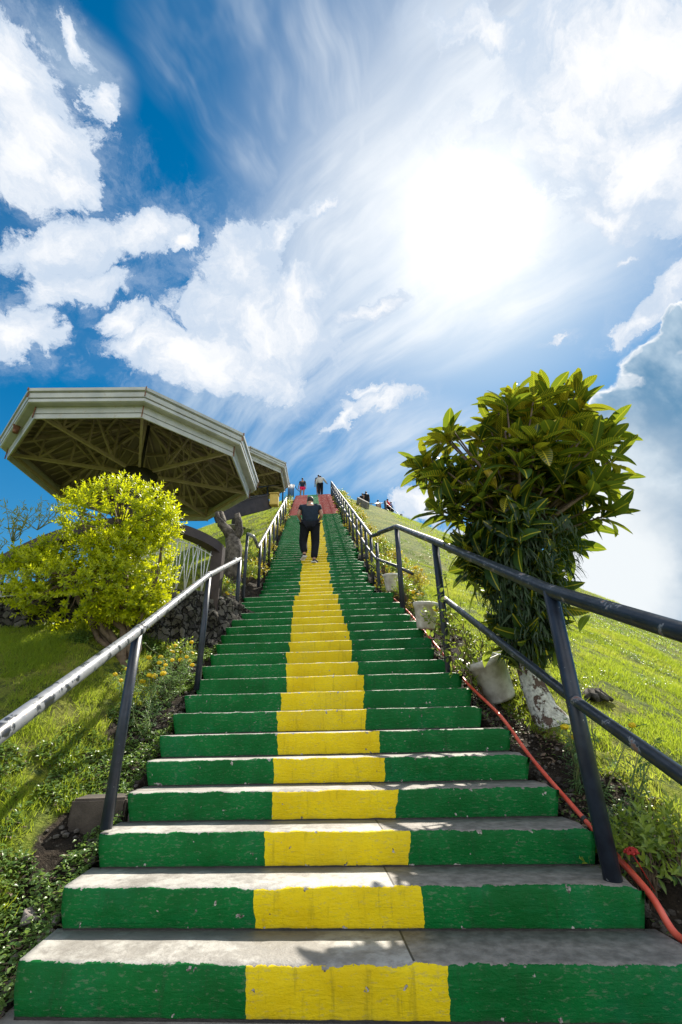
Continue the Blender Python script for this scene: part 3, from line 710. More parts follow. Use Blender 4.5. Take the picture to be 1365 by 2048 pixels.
# ------------------------------------------------------------------ gazebos
def gazebo(c, zf, ze, Rr, rot, label, lamp=True):
    """octagonal gazebo: c centre, zf floor, ze level of the lower fascia edge"""
    o = empty('gazebo', (c[0], c[1], zf), label, 'gazebo')
    def vx(k, r, z_): a = rot+k*math.pi/4; return np.array([c[0]+r*math.cos(a), c[1]+r*math.sin(a), z_])
    def ring(mb, r0, z0, r1, z1):       # sloped octagonal strip
        for k in range(8):
            vs = [mb.bm.verts.new(Vector(tuple(p))-mb.off) for p in (vx(k, r0, z0), vx(k+1, r0, z0), vx(k+1, r1, z1), vx(k, r1, z1))]; mb.bm.faces.new(vs)
    # lower fascia: two ribbed boards
    mb = MB(o.location)
    pr = [(Rr-.03, 0), (Rr, 0), (Rr+.012, .085), (Rr-.014, .09), (Rr-.014, .105), (Rr+.012, .11), (Rr+.022, .24), (Rr-.03, .24), (Rr-.03, 0)]
    for i in range(len(pr)-1): ring(mb, pr[i][0], ze+pr[i][1], pr[i+1][0], ze+pr[i+1][1])
    mb.build('fascia', M_GUT, o)
    # gutter tier
    mb = MB(o.location); g = Rr+.05
    pr = [(Rr-.02, .245), (g+.10, .235), (g+.13, .25), (g+.135, .305), (g+.105, .312), (g+.105, .33), (g+.145, .335), (g+.16, .42), (g+.125, .428), (g+.125, .448), (g+.185, .46), (g+.19, .52), (g+.14, .525), (g+.10, .30), (Rr-.02, .30), (Rr-.02, .245)]
    for i in range(len(pr)-1): ring(mb, pr[i][0], ze+pr[i][1], pr[i+1][0], ze+pr[i+1][1])
    gut = mb.build('gutter', M_GUT, o)
    for k in range(8):
        for (r_, z0, z1) in ((g+.196, .46, .525), (g+.168, .33, .43), (Rr+.028, .0, .24)):
            mb = MB(o.location); a = vx(k, r_+.002, ze+z0); b = vx(k, r_+.002, ze+z1); mb.bar(a, b, .018, .018, (math.cos(rot+k*math.pi/4), math.sin(rot+k*math.pi/4), 0))
            mb.build('corner_seam', M_RUST, gut)
    # roof sheets: eave to apex, with radial laps
    apex = 1.15
    mb = MB(o.location)
    ring(mb, g+.14, ze+.53, .02, ze+.53+apex); ring(mb, g+.14, ze+.50, .02, ze+.50+apex); ring(mb, g+.14, ze+.50, g+.14, ze+.53)
    rf = mb.build('roof', M_SHEET, o)
    mb = MB(o.location)
    for k in range(8):
        a0 = vx(k, g, 0); a1 = vx(k+1, g, 0)
        for q in range(1, 9):
            t = q/9; e = a0*(1-t)+a1*t; lim = 1-abs(2*t-1)
            # seam runs up the slope perpendicular to the eave
            mid_ = (a0+a1)/2; inw = np.array([c[0], c[1], 0])-mid_; L_ = np.linalg.norm(inw); inw /= L_
            ln = L_*lim*.97
            s0 = e.copy(); s0[2] = ze+.485; s1 = e+inw*ln; s1[2] = ze+.485+apex*(ln/L_)*.99
            mb.bar(s0, s1, .03, .022)
    mb.build('seam', M_TRUSS, rf)
    # truss
    tr = MB(o.location); hub = np.array([c[0], c[1], ze+.16])
    for k in range(8):
        e0 = vx(k, Rr-.05, ze+.12); t0 = vx(k, Rr-.05, ze+.44)
        tr.bar(e0, hub, .05, .07); tr.bar(t0, (c[0], c[1], ze+.42+apex), .07, .09); tr.bar(e0, t0, .05, .05, (math.cos(rot+k*math.pi/4+1.57), math.sin(rot+k*math.pi/4+1.57), 0))
        zt = lambda r_: ze+.42+apex*(1-r_/Rr)
        for r_ in (.30, .55, .78):
            b_ = vx(k, Rr*r_, ze+.14); a_ = vx(k, Rr*r_, zt(Rr*r_)); tr.bar(b_, a_, .04, .04, (math.cos(rot+k*math.pi/4+1.57), math.sin(rot+k*math.pi/4+1.57), 0))
        for ra, rb in ((.30, .55), (.78, .55), (.78, 1.0)):
            tr.bar(vx(k, Rr*ra, ze+.14), vx(k, Rr*rb, zt(Rr*rb)-.02), .04, .045)
        for r_ in (.34, .62, .86):
            tr.bar(vx(k, Rr*r_, zt(Rr*r_)+.0), vx(k+1, Rr*r_, zt(Rr*r_)+.0), .045, .06)
        tr.bar(vx(k, Rr*.34, zt(Rr*.34)-.03), vx(k+1, Rr*.62, ze+.14), .03, .035)
        tr.bar(vx(k, Rr-.06, ze+.14), vx(k+1, Rr-.06, ze+.14), .05, .06)
    tr.build('truss', M_TRUSS, o)
    mb = MB(o.location)
    mb.tube([(c[0], c[1], ze+.42+apex), (c[0], c[1], ze+.1)], .05, 10); mb.tube([(c[0], c[1], ze+.14), (c[0], c[1], ze-.12), (c[0], c[1], ze-.5), (c[0], c[1], zf-.1)], [.42, .34, .13, .13], 16)
    mb.build('column', M_COL, o)
    mb = MB(o.location); mb.lathe((c[0], c[1], zf), [(.0, .45), (.55, .45), (.6, .42), (.6, .38), (.15, .36), (.15, 0), (.0, 0)], 20); mb.build('round_bench', M_CONC, o)
    if lamp:
        a0 = vx(5, 1, 0); a1 = vx(6, 1, 0)
        # rusty fitting on the front-left side of the gutter
        v0 = vx(LK, g+.13, ze+.19); v1 = vx(LK+1, g+.13, ze+.19); q = v0*(.47)+v1*.53
        nrm = unit(q-np.array([c[0], c[1], q[2]]))
        q = q-nrm*.06; mb = MB(o.location)
        mb.lathe(q+np.array([0, 0, -.0]), [(.0, -.10), (.045, -.10), (.05, -.08), (.06, .05), (.075, .055), (.075, .07), (0, .07)], 16)
        mb.build('spotlight', M_RUST, o)
    return o
LK = 4
GZ = 6.235
gz1 = gazebo(GC, GF, GZ, 2.557, .414, 'large octagonal gazebo roof with white gutters and steel truss, nearest on the left', True)
gz2 = gazebo((-4.98, 19.5), 8.9, CZ+10.72, 2.38, .414, 'smaller looking gazebo farther up the hill behind the first one', False)

# ------------------------------------------------------------------ rock wall and arched fence
def arcp(deg, r=3.42): return np.array([GC[0]+r*math.cos(R(deg)), GC[1]+r*math.sin(R(deg))])
def wall():
    nA, nZ = 260, 26; A_ = np.linspace(-165, -22, nA); V = []
    for j in range(nZ+3):
        for i, a in enumerate(A_):
            t = min(j/nZ, 1.); top = 2.52+.42*ss(-100, -38, a)-.15*ss(-36, -24, a); x0, y0 = arcp(a)
            zb = float(H(*arcp(a, 3.75)))-.25
            z_ = zb+(top-zb)*t
            rough = .11*fbm(np.array(a*.55*.9), np.array(z_*7.), 4, 12)+.05*abs(float(vnoise(np.array(a*1.3), np.array(z_*11.), 5)))*2
            r_ = 3.42+.28*(1-t)+float(rough)
            if j > nZ: r_ = 3.42-.16*(j-nZ); z_ = top+.02*float(vnoise(np.array(a), np.array(j), 3))
            x, y = arcp(a, r_); V.append((x, y, z_))
    id_ = np.arange(len(V)).reshape(nZ+3, nA); F_ = np.stack([id_[:-1, :-1], id_[:-1, 1:], id_[1:, 1:], id_[1:, :-1]], -1).reshape(-1, 4)
    o = mesh_np('retaining_wall', np.array(V), F_, M_WALL, off=(*arcp(-70), 2.0), smooth=False); o.location = (*arcp(-70), 2.0)
    return tag(o, 'dark rough stone retaining wall curving below the arched fence', 'wall')
wall()
fo = empty('arched_fence', (*arcp(-60), 2.7), 'low fence with dark brown arched frame and crossing white bars in front of the gazebo', 'fence')
mb = MB(fo.location); aL, aR = -91, -39
def ftop(a): t = (a-aL)/(aR-aL); return 2.93+.74*t+.47*math.sin(math.pi*min(1, t*1.0))**.8
def fbot(a): t = (a-aL)/(aR-aL); return 2.58+.34*t
prev = None
for a in np.linspace(aL, aR, 40):
    x, y = arcp(a, 3.38); p = np.array([x, y, ftop(a)])
    if prev is not None: mb.bar(prev, p+(p-prev)*.04, .20, .15)
    prev = p
for a in (aL, aR):
    x, y = arcp(a, 3.38); mb.bar((x, y, fbot(a)-.25), (x, y, ftop(a)+.07), .18, .18, (0, 1, 0))
mb.build('frame', M_BROWNP, fo)
mb = MB(fo.location); rr2 = random.Random(3)
prev = prevb = None
for a in np.linspace(aL+1.5, aR-1.5, 34):
    x, y = arcp(a, 3.38); p = np.array([x, y, ftop(a)-.17]); b_ = np.array([x, y, fbot(a)+.03])
    if prev is not None: mb.tube([prev, p], .009, 6); mb.tube([prevb, b_], .009, 6)
    prev, prevb = p, b_
a = aL+2
while a < aR-2:
    for s_ in (rr2.uniform(-2.2, -.6), rr2.uniform(-.2, .2), rr2.uniform(.6, 2.2)):
        x, y = arcp(a, 3.38); x2, y2 = arcp(a+s_, 3.38)
        mb.tube([(x, y, fbot(a)+.02), ((x+x2)/2+rr2.uniform(-.012, .012), (y+y2)/2, (fbot(a)+ftop(a))/2-.05), (x2, y2, ftop(a)-.14)], .0075, 6)
    a += 2.3
mb.build('bars', M_WHITEM, fo)

# ------------------------------------------------------------------ bushes and trees
def limb(mb, pts, r0, r1): mb.tube(pts, list(np.linspace(r0, r1, len(pts))), 10)
def wob(a, b, n, amp, g):
    a = np.array(a, float); b = np.array(b, float)
    return [a*(1-t)+b*t+(g.normal(size=3)*amp*math.sin(math.pi*t)) for t in np.linspace(0, 1, n)]
def sprigs(centers, dirs, nl, Ls, leafL, leafW, g, tipbright=True):
    P = []; D = []; Nn = []; Lh = []; Rn = []
    for c_, d_ in zip(centers, dirs):
        d_ = unit(d_); a = unit(np.cross(d_, [0, 0, 1.]+g.normal(size=3)*.2)); b = np.cross(d_, a); ln = Ls*g.uniform(.6, 1.3); base = g.uniform(0, 1)
        for k in range(nl):
            t = (k+.5)/nl; an = k*2.4+base*6; out = a*math.cos(an)+b*math.sin(an)
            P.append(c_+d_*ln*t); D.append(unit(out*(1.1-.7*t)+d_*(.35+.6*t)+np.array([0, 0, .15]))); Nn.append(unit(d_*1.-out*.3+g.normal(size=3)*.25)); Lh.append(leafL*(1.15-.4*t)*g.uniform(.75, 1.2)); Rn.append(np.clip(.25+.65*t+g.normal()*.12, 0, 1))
    return np.array(P), np.array(D), np.array(Nn), np.array(Lh), np.array(Rn)
# golden duranta
by = 5.55
bb = at(268, 1268, by); bb[2] = float(H(bb[0], bb[1]))
go = empty('golden_bush', bb, 'bright yellow green bush clipped in two rounded tiers, beside the left handrail', 'bush')
g = np.random.default_rng(11)
ells = [(238, 1038, 100, 66, .5), (265, 1150, 62, 84, .42), (165, 1186, 112, 50, .52), (80, 1152, 40, 26, .3), (225, 1105, 40, 30, .28), (312, 1048, 34, 36, .25), (95, 1112, 24, 20, .18), (35, 1122, 22, 16, .15), (128, 1128, 22, 20, .2), (262, 1205, 44, 26, .3)]
pxm = lambda px, y_: px/FPX*math.hypot(y_, 1.8)*1.05
Cs = []; Ds = []
for (ex, ey, rx, ry, rd) in ells:
    c_ = at(ex, ey, by-.05); rx_, rz_ = pxm(rx, by), pxm(ry, by)
    n = int(640*(rx*ry/(118*88))**.8)+30
    v = rdirs(n, g); rad = g.uniform(.72, 1.04, n)**.6*(1+.16*fbm(v[:, 0]*3+ex, v[:, 2]*3+ey, 3, 2)+.08)
    Cs.append(c_+v*rad[:, None]*np.array([rx_, rd, rz_])); dd = unit(v*np.array([1, 1, .9])+np.array([0, 0, .35])+g.normal(size=(n, 3))*.3); Ds.append(dd)
Cs = np.vstack(Cs); Ds = np.vstack(Ds)
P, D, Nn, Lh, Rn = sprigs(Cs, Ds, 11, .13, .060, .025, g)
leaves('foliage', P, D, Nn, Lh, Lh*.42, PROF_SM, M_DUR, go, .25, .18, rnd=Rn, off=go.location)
mb = MB(go.location)
for tgt in ((180, 1180), (250, 1130), (300, 1150), (120, 1130), (230, 1060), (90, 1110), (330, 1060), (160, 1030), (200, 1130)):
    e = at(*tgt, by); limb(mb, wob(bb-np.array([0, 0, .1])+g.normal(size=3)*.05*np.array([1, 1, 0]), e, 7, .05, g), .045, .01)
for i in range(0, len(Cs), 9):
    c_ = Cs[i]; cc = at(*((240, 1060) if c_[2] > bb[2]+1.3 else (170, 1150)), by); limb(mb, [c_*.3+cc*.7, c_*.65+cc*.35+g.normal(size=3)*.02, c_], .008, .003)
mb.build('branches', M_TWIG, go)

# croton tree
ty = 4.55
tb = hit(1095, 1438); ty = tb[1]
ct = empty('croton_tree', tb, 'round croton tree with long yellow veined leaves on a pale trunk behind the right handrail', 'tree')
g = np.random.default_rng(5)
top_ = at(1035, 1230, ty); mb = MB(ct.location)
tp = [tb+np.array([.10, .02, -.40]), tb+np.array([.03, 0, -.02]), at(1088, 1420, ty), at(1062, 1360, ty), at(1045, 1290, ty), at(1030, 1210, ty), at(1030, 1120, ty), at(1040, 1020, ty)]
mb.tube(tp, [.21, .155, .125, .10, .10, .10, .09, .06], 18); mb.build('trunk', M_LICH, ct, True)
mb = MB(ct.location); Ps = []; Dr = []; cc = at(1050, 935, ty)
def rz(px): return px/FPX*ty*1.12
ells = [(1060, 905, 150, 130, .72), (1000, 1010, 105, 100, .55), (1110, 1010, 105, 100, .6), (1040, 1090, 115, 90, .5), (1000, 830, 60, 50, .4), (1110, 815, 70, 50, .45), (1045, 800, 40, 40, .3), (880, 950, 44, 32, .25), (850, 925, 22, 22, .15), (905, 1010, 40, 34, .25), (1180, 940, 50, 40, .35), (1190, 870, 30, 26, .2), (905, 860, 26, 24, .2), (1045, 1195, 78, 70, .40), (965, 1105, 50, 50, .30), (1055, 1265, 50, 42, .28)]
cr = []
for (ex, ey, rx, ry, rd) in ells:
    rx *= .94; n = int(46*(rx*ry/15000))+4; v = rdirs(n, g); c_ = at(ex, ey+10, ty)
    cr.append(c_+v*(g.uniform(.25, .98, (n, 1))**.6)*np.array([rz(rx), rd, rz(ry)]))
cr = np.vstack(cr)
P = []; D = []; Nn = []; Lh = []; Rn = []
core_ = at(1045, 1080, ty)
for q in cr:
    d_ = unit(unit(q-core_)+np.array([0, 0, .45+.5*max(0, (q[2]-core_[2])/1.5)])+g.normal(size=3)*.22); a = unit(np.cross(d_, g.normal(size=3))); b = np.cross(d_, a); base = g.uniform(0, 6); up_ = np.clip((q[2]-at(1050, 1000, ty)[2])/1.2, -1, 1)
    nl = g.integers(6, 13)
    for k in range(nl):
        t = k/nl; an = base+k*2.4; out = a*math.cos(an)+b*math.sin(an)
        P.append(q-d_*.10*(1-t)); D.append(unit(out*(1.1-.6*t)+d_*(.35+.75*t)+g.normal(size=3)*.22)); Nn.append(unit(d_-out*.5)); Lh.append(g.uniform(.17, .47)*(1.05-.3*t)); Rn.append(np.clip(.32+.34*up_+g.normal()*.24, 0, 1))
    m_ = core_*.55+q*.45; m_[2] = core_[2]*.4+q[2]*.6-.05; limb(mb, [core_+np.array([0, 0, -.1]), m_, q], .02, .008)
mb.build('branches', M_TWIG, ct)
P = np.array(P); D = np.array(D); Nn = np.array(Nn); Lh = np.array(Lh)
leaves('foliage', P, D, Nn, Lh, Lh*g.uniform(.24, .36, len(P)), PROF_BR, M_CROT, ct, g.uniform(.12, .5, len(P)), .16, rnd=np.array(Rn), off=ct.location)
# hanging epiphytes around the lower trunk
n = 4200; t = g.random(n); ax = np.array([at(1040+25*k, 1060+250*k, ty) for k in t]); an = g.uniform(0, 6.28, n)
rr_ = (.58-.38*t)*g.uniform(.45, 1.1, n); o3 = np.stack([np.cos(an), np.sin(an), np.zeros(n)], -1)
D = unit(o3*.8+np.array([0, 0, -.5])+g.normal(size=(n, 3))*.35)
leaves('epiphyte', ax+o3*rr_[:, None], D, unit(o3*.4+np.array([0, 0, 1.])+g.normal(size=(n, 3))*.3), g.uniform(.07, .17, n), g.uniform(.010, .022, n), PROF_SM, M_FERN, ct, g.uniform(.3, 1.1, n), .1, off=ct.location)
n = 8; lp = np.array([at(x, y, ty-.12) for x, y in ((985, 1300), (1000, 1310), (1010, 1330), (1120, 1290), (1125, 1300), (1180, 1230), (930, 1160), (925, 1130))]);
leaves('low_leaves', lp, unit(np.stack([g.normal(0, 1, n), g.normal(0, .5, n), np.full(n, -.1)], -1)), np.tile([0, -.3, 1.], (n, 1)), .26, .09, PROF_EL, M_SHRUB, ct, .4, .1, off=ct.location)

# pollarded stump tree at the left
g = np.random.default_rng(2); sb = at(466, 1112, 8.9); sb[2] = min(sb[2], float(H(sb[0], sb[1]))+.02)
st = empty('pollarded_tree', sb, 'leafless grey pollarded tree with sawn off limbs beyond the left handrail', 'tree')
Y = sb[1]
mb = MB(st.location)
mb.tube([sb+np.array([0, 0, -.25]), at(468, 1095, Y), at(466, 1080, Y), at(462, 1066, Y)], [.20, .17, .15, .10], 14)
mb.tube([at(464, 1075, Y), at(452, 1058, Y-.05), at(444, 1048, Y-.1), at(437, 1036, Y-.1), at(434, 1024, Y-.1)], [.12, .10, .09, .055, .045], 12)
mb.tube([at(444, 1050, Y-.1), at(447, 1040, Y-.05), at(443, 1025, Y)], [.09, .055, .05], 10)
mb.tube([at(470, 1078, Y), at(480, 1062, Y), at(478, 1045, Y), at(474, 1028, Y)], [.10, .08, .075, .065], 12)
for v in mb.bm.verts: v.co += Vector((random.uniform(-.012, .012), random.uniform(-.012, .012), random.uniform(-.012, .012)))
mb.build('trunk', m_simple('dark_mottled_bark', (.035, .028, .022), (.22, .19, .16), .95, 9., 1., .05), st, True)

# bamboo-like young plants at the far left
def wispy(px, py, Yb, hgt, label, seed, nst=5, group='wispy young plants beyond the arched fence'):
    g = np.random.default_rng(seed); b = at(px, py, Yb); b[2] -= .0
    o = empty('wispy_plant', b, label, 'plant', group); mb = MB(o.location); P = []; D = []
    for k in range(nst):
        e = b+np.array([g.normal()*.22, g.normal()*.15, hgt*g.uniform(.6, 1.)]); pts = wob(b, e, 6, .02, g); mb.tube(pts, list(np.linspace(.008, .003, 6)), 6)
        for q in pts[2:]:
            for _ in range(5): P.append(q+g.normal(size=3)*.01); D.append(unit(g.normal(size=3)+np.array([0, 0, .8])))
    mb.build('stems', M_STEM, o); P = np.array(P); D = np.array(D); n = len(P)
    leaves('foliage', P, D, rdirs(n, g), g.uniform(.06, .14, n), .014, PROF_SM, M_BAMB, o, .4, .1, off=o.location)
wispy(75, 1060, 6.6, .62, 'tallest wispy plant with one bare stem above the arched fence', 31, 6)
wispy(25, 1085, 6.4, .62, 'wispy leafy plant left of the tall stem at the photo edge', 32, 9)
wispy(-20, 1110, 6.3, .5, 'lowest wispy plant at the left edge beside the teal sheet', 33, 7)
b = at(70, 1062, 6.6); 
mb = MB(b)
tealp = at(8, 1140, 7.6); mb = MB(tealp)
mb.box(tealp+np.array([-.45, 0, 0]), (1.0, .05, .55), None, .01)
for k in range(9): mb.bar(tealp+np.array([-.92+k*.12, -.035, -.27]), tealp+np.array([-.92+k*.12, -.035, .27]), .03, .02, (0, 1, 0))
tl = mb.build('corrugated_sheet', M_TEAL); tl.location = tuple(tealp); tag(tl, 'dark teal corrugated sheet at the left edge behind the fence end', 'sheet')

# ------------------------------------------------------------------ small plants
def marigold(px, py, hgt, nf, label, seed, Yb=None, spread=.16, group=None, fl=M_YFL, leafm=M_MARI, fr=.028, dens=1.):
    g = np.random.default_rng(seed); b = hit(px, py) if Yb is None else at(px, py, Yb)
    o = empty('marigold_plant', b, label, 'plant', group); mb = MB(o.location); P = []; D = []; tips = []
    ns = max(4, nf)
    for k in range(ns):
        e = b+np.array([g.normal()*spread, g.normal()*spread*.8, hgt*g.uniform(.7, 1.05)]); pts = wob(b-np.array([0, 0, .03]), e, 6, .015, g)
        mb.tube(pts, list(np.linspace(.006, .003, 6)), 5); tips.append(e)
        for q in pts[1:]:
            for _ in range(int(4*dens)):
                dd = unit(g.normal(size=3)+np.array([0, 0, .3])); sd_ = unit(np.cross(dd, [0, 0, 1.])); ln = g.uniform(.05, .10)
                for j in range(6):
                    t = (j+1)/6; s_ = 1 if j % 2 else -1; P.append(q+dd*ln*t); D.append(unit(dd*.7+sd_*s_*.8*(1-t*.5)))
    mb.build('stems', M_STEM, o); P = np.array(P); D = np.array(D); n = len(P)
    leaves('foliage', P, D, unit(np.array([0, 0, 1.])+g.normal(size=(n, 3))*.4), g.uniform(.025, .05, n), g.uniform(.007, .012, n), PROF_SM, leafm, o, .3, .1, off=o.location)
    for k in range(nf):
        mb = MB(o.location); e = tips[k]+np.array([0, 0, .01]); mb.ball(e, fr*g.uniform(.8, 1.15), 3, .16, (1, 1, .72), seed*10+k); mb.build('flower', fl, o)
    return o
for k, (px, py, h_, nf, lb) in enumerate([
        (262, 1440, .38, 5, 'marigold with the lowest yellow flowers behind the first left post'), (300, 1430, .42, 6, 'marigold with the densest cluster of yellow heads left of the steps'),
        (335, 1410, .40, 4, 'marigold between the flower cluster and the second left post'), (345, 1380, .36, 5, 'marigold nearest the steps below the second left post'),
        (290, 1475, .30, 0, 'flowerless feathery green plant below the marigolds on the left'), (372, 1355, .34, 1, 'small marigold at the foot of the second left post'),
        (433, 1235, .42, 3, 'marigold beside the second left post under the brown fence end')]):
    marigold(px, py, h_*1.2, nf+(1 if nf else 0), lb, 100+k, group='marigolds on the left bank')
for k, (px, py, h_, nf, lb) in enumerate([
        (1150, 1580, .34, 1, 'marigold with a single yellow head beside the foot of the croton trunk'), (1200, 1600, .38, 4, 'marigold with four yellow heads right of the nearest right post'),
        (1245, 1660, .36, 0, 'feathery plant without flowers behind the nearest right post'), (1235, 1720, .22, 0, 'low feathery plant at the base of the nearest right post')]):
    marigold(px, py, h_*1.35, nf, lb, 200+k, group='marigolds near the croton tree')
for k, (px, py, h_, nf, lb) in enumerate([
        (795, 1190, .5, 5, 'marigold growing around the post with the open mid rail end'), (838, 1185, .5, 6, 'marigold right of the open mid rail end'), (765, 1150, .45, 5, 'marigold left of the open mid rail end'), (822, 1222, .4, 2, 'marigold in front of the middle white bucket'), (870, 1235, .45, 2, 'marigold right of the middle white bucket')]):
    marigold(px, py, h_, nf, lb, 300+k, group='marigolds beside the middle of the flight', leafm=M_YSH if k % 2 else M_MARI, fr=.035)

def shrub(name, cat, px, py, rx, rz_, nsp, leafL, ratio, mat, label, seed, Yb=None, group=None, base=None, nl=7, sl=.12, prof=PROF_SM, flowers=0, fmat=None, fr=.03, lift=.6):
    g = np.random.default_rng(seed); b = np.array(base) if base is not None else (hit(px, py) if Yb is None else at(px, py, Yb))
    o = empty(name, b, label, cat, group); c_ = b+np.array([0, 0, rz_*lift])
    v = rdirs(nsp, g); v[:, 2] = np.abs(v[:, 2])*.9-.1; Cs_ = c_+v*g.uniform(.35, 1., (nsp, 1))*np.array([rx, rx*.8, rz_])
    P, D, Nn, Lh, Rn = sprigs(Cs_, unit(v+np.array([0, 0, .6])+g.normal(size=(nsp, 3))*.25), nl, sl, leafL, leafL*ratio, g)
    leaves('foliage', P, D, Nn, Lh, Lh*ratio, prof, mat, o, .3, .15, rnd=Rn, off=o.location)
    mb = MB(o.location)
    for q in Cs_[::3]: mb.tube([b+g.normal(size=3)*.02, b*.5+q*.5+g.normal(size=3)*.02, q], [.008, .005, .003], 5)
    mb.build('stems', M_TWIG, o)
    for k in range(flowers):
        mb = MB(o.location); q = Cs_[k % nsp]+np.array([0, -.02, .04])
        if fmat is M_RFL:
            for _ in range(26):
                d_ = rdirs(1, g)[0]; d_[2] = abs(d_[2]); mb.ball(q+d_*fr*g.uniform(.7, 1.), .008, 1, .1)
        else: mb.ball(q, fr, 2, .15, (1, 1, .7), k)
        mb.build('flower', fmat, o)
    return o
for k, (px, py, rr_, fl_, lb, Yq) in enumerate([
        (885, 1262, .17, 5, 'leafy shrub with yellow flowers hiding part of the middle white bucket', 5.95), (812, 1200, .18, 4, 'leafy shrub with yellow flowers below the open mid rail end', 7.7),
        (768, 1150, .22, 5, 'leafy shrub with yellow flowers at the first post of the right upper handrail', 8.9), (448, 1200, .22, 3, 'leafy shrub between the fence end and the third left post', None),
        (528, 1128, .26, 3, 'leafy shrub beside the foot of the left upper handrail', None), (345, 1345, .20, 4, 'leafy shrub above the marigolds near the second left post', None)]):
    shrub('flowering_shrub', 'shrub', px, py, rr_, rr_*1.25, 46, .055, .4, M_SHRUB, lb, 440+k, Yb=Yq, nl=7, sl=.13, flowers=fl_, fmat=M_YFL, fr=.03)
def gp(px, py, Yb): q = at(px, py, Yb); return (q[0], q[1], float(H(q[0], q[1]))-.02)
shrub('red_flower_shrub', 'shrub', 0, 0, .20, .30, 60, .055, .36, M_SHRUB, 'leafy shrub with one red flower head at the lower right edge', 41, base=gp(1305, 1800, 2.95), nl=9, sl=.13)
fl = empty('tmp', (0, 0, 0), 'x', 'x'); bpy.data.objects.remove(fl)
rf_par = [o_ for o_ in bpy.data.objects if o_.name.startswith('red_flower_shrub')][0]
mb = MB(rf_par.location); q = at(1264, 1706, 2.74); g = np.random.default_rng(1)
for _ in range(70):
    d_ = rdirs(1, g)[0]; d_[2] = abs(d_[2])*.6; mb.ball(q+d_*.034*g.uniform(.6, 1.), .0065, 1, .1)
mb.tube([q-np.array([-.12, -.1, .18]), q-np.array([-.04, -.03, .06]), q], .003, 5)
mb.build('flower', M_RFL, rf_par)
shrub('green_shrub', 'shrub', 1350, 1700, .14, .24, 30, .075, .2, M_SHRUB, 'upright narrow leaved shrub at the right edge behind the red flower', 42, base=gp(1355, 1740, 3.05), nl=9, sl=.16)
shrub('low_weed', 'plant', 0, 0, .16, .14, 26, .04, .3, M_MARI, 'low pale feathery weed at the right edge beside the lowest steps', 43, base=gp(1350, 1870, 2.6), nl=8, sl=.10)
# scraggly plant by the second right post
g = np.random.default_rng(8); b = hit(965, 1345); b = at(955, 1330, 5.0)
tw = empty('twiggy_plant', (b[0], b[1], float(H(b[0], b[1]))), 'scraggly plant with bare brown twigs and a few lime leaves by the second right post', 'plant')
mb = MB(tw.location); P = []; D = []
for tgt in ((880, 1190), (870, 1260), (885, 1290), (905, 1230), (890, 1150), (920, 1200), (935, 1260), (900, 1310), (960, 1240), (872, 1215)):
    e = at(*tgt, 4.95+g.uniform(-.15, .15)); pts = wob(tw.location, e, 8, .05, g); mb.tube(pts, list(np.linspace(.009, .003, 8)), 6)
    for q in pts[2:]:
        for _ in range(5): P.append(q+g.normal(size=3)*.03); D.append(unit(g.normal(size=3)+np.array([0, -.3, -.2])))
mb.build('twigs', M_TWIG, tw); P = np.array(P); n = len(P)
leaves('foliage', P, np.array(D), rdirs(n, g), g.uniform(.035, .085, n), g.uniform(.02, .045, n), PROF_EL, M_SHRUB, tw, .3, .15, off=tw.location)

# flowering hedge plants along both sides of the upper flight
ORD = 'first second third fourth fifth sixth seventh eighth ninth tenth eleventh twelfth thirteenth fourteenth fifteenth sixteenth seventeenth eighteenth nineteenth twentieth'.split()
tsR = [.012, .055, .10, .15, .205, .265, .325, .385, .445, .505, .56, .615, .67, .725, .78, .835, .89, .945, 1.0]
tsL = [.055, .105, .165, .23, .30, .375, .45, .52, .60, .68, .76, .84, .92]
g = np.random.default_rng(77); protos = {}
for side, ts_ in ((1, tsR), (-1, tsL)):
    for k, t in enumerate(ts_):
        for rep_ in range(1 if side < 0 else 2):
            kind = 'yellow' if (k+rep_) % 2 else 'green'
            p = flight_pt(min(1., t+.02*rep_), side, g.uniform(.28, .42)+.35*rep_); p[2] = float(H(p[0], p[1]))-.03
            where = 'right' if side > 0 else 'left'
            lab = '%s shrub %s %s post up the %s upper handrail' % (kind, 'hugging the' if rep_ == 0 else 'farther out beside the', ORD[k], where)
            vkey = (kind, (k+rep_) % 3)
            if vkey not in protos:
                protos[vkey] = shrub('edging_shrub', 'shrub', 0, 0, .30, .36, 70, .07, .42, M_YSH if kind == 'yellow' else M_SHRUB, lab, 500+len(protos), base=p, nl=7, sl=.15, group='shrubs edging the upper steps', flowers=4 if kind == 'green' else 2, fmat=M_YFL, fr=.035)
            else:
                src = protos[vkey]; o = src.copy(); col.objects.link(o); o.location = tuple(p); o.rotation_euler = (0, 0, g.uniform(0, 6.28)); k_ = g.uniform(.75, 1.15); o.scale = (k_, k_, k_); o['label'] = lab
                for c_ in list(src.children):
                    d_ = c_.copy(); col.objects.link(d_); d_.parent = o
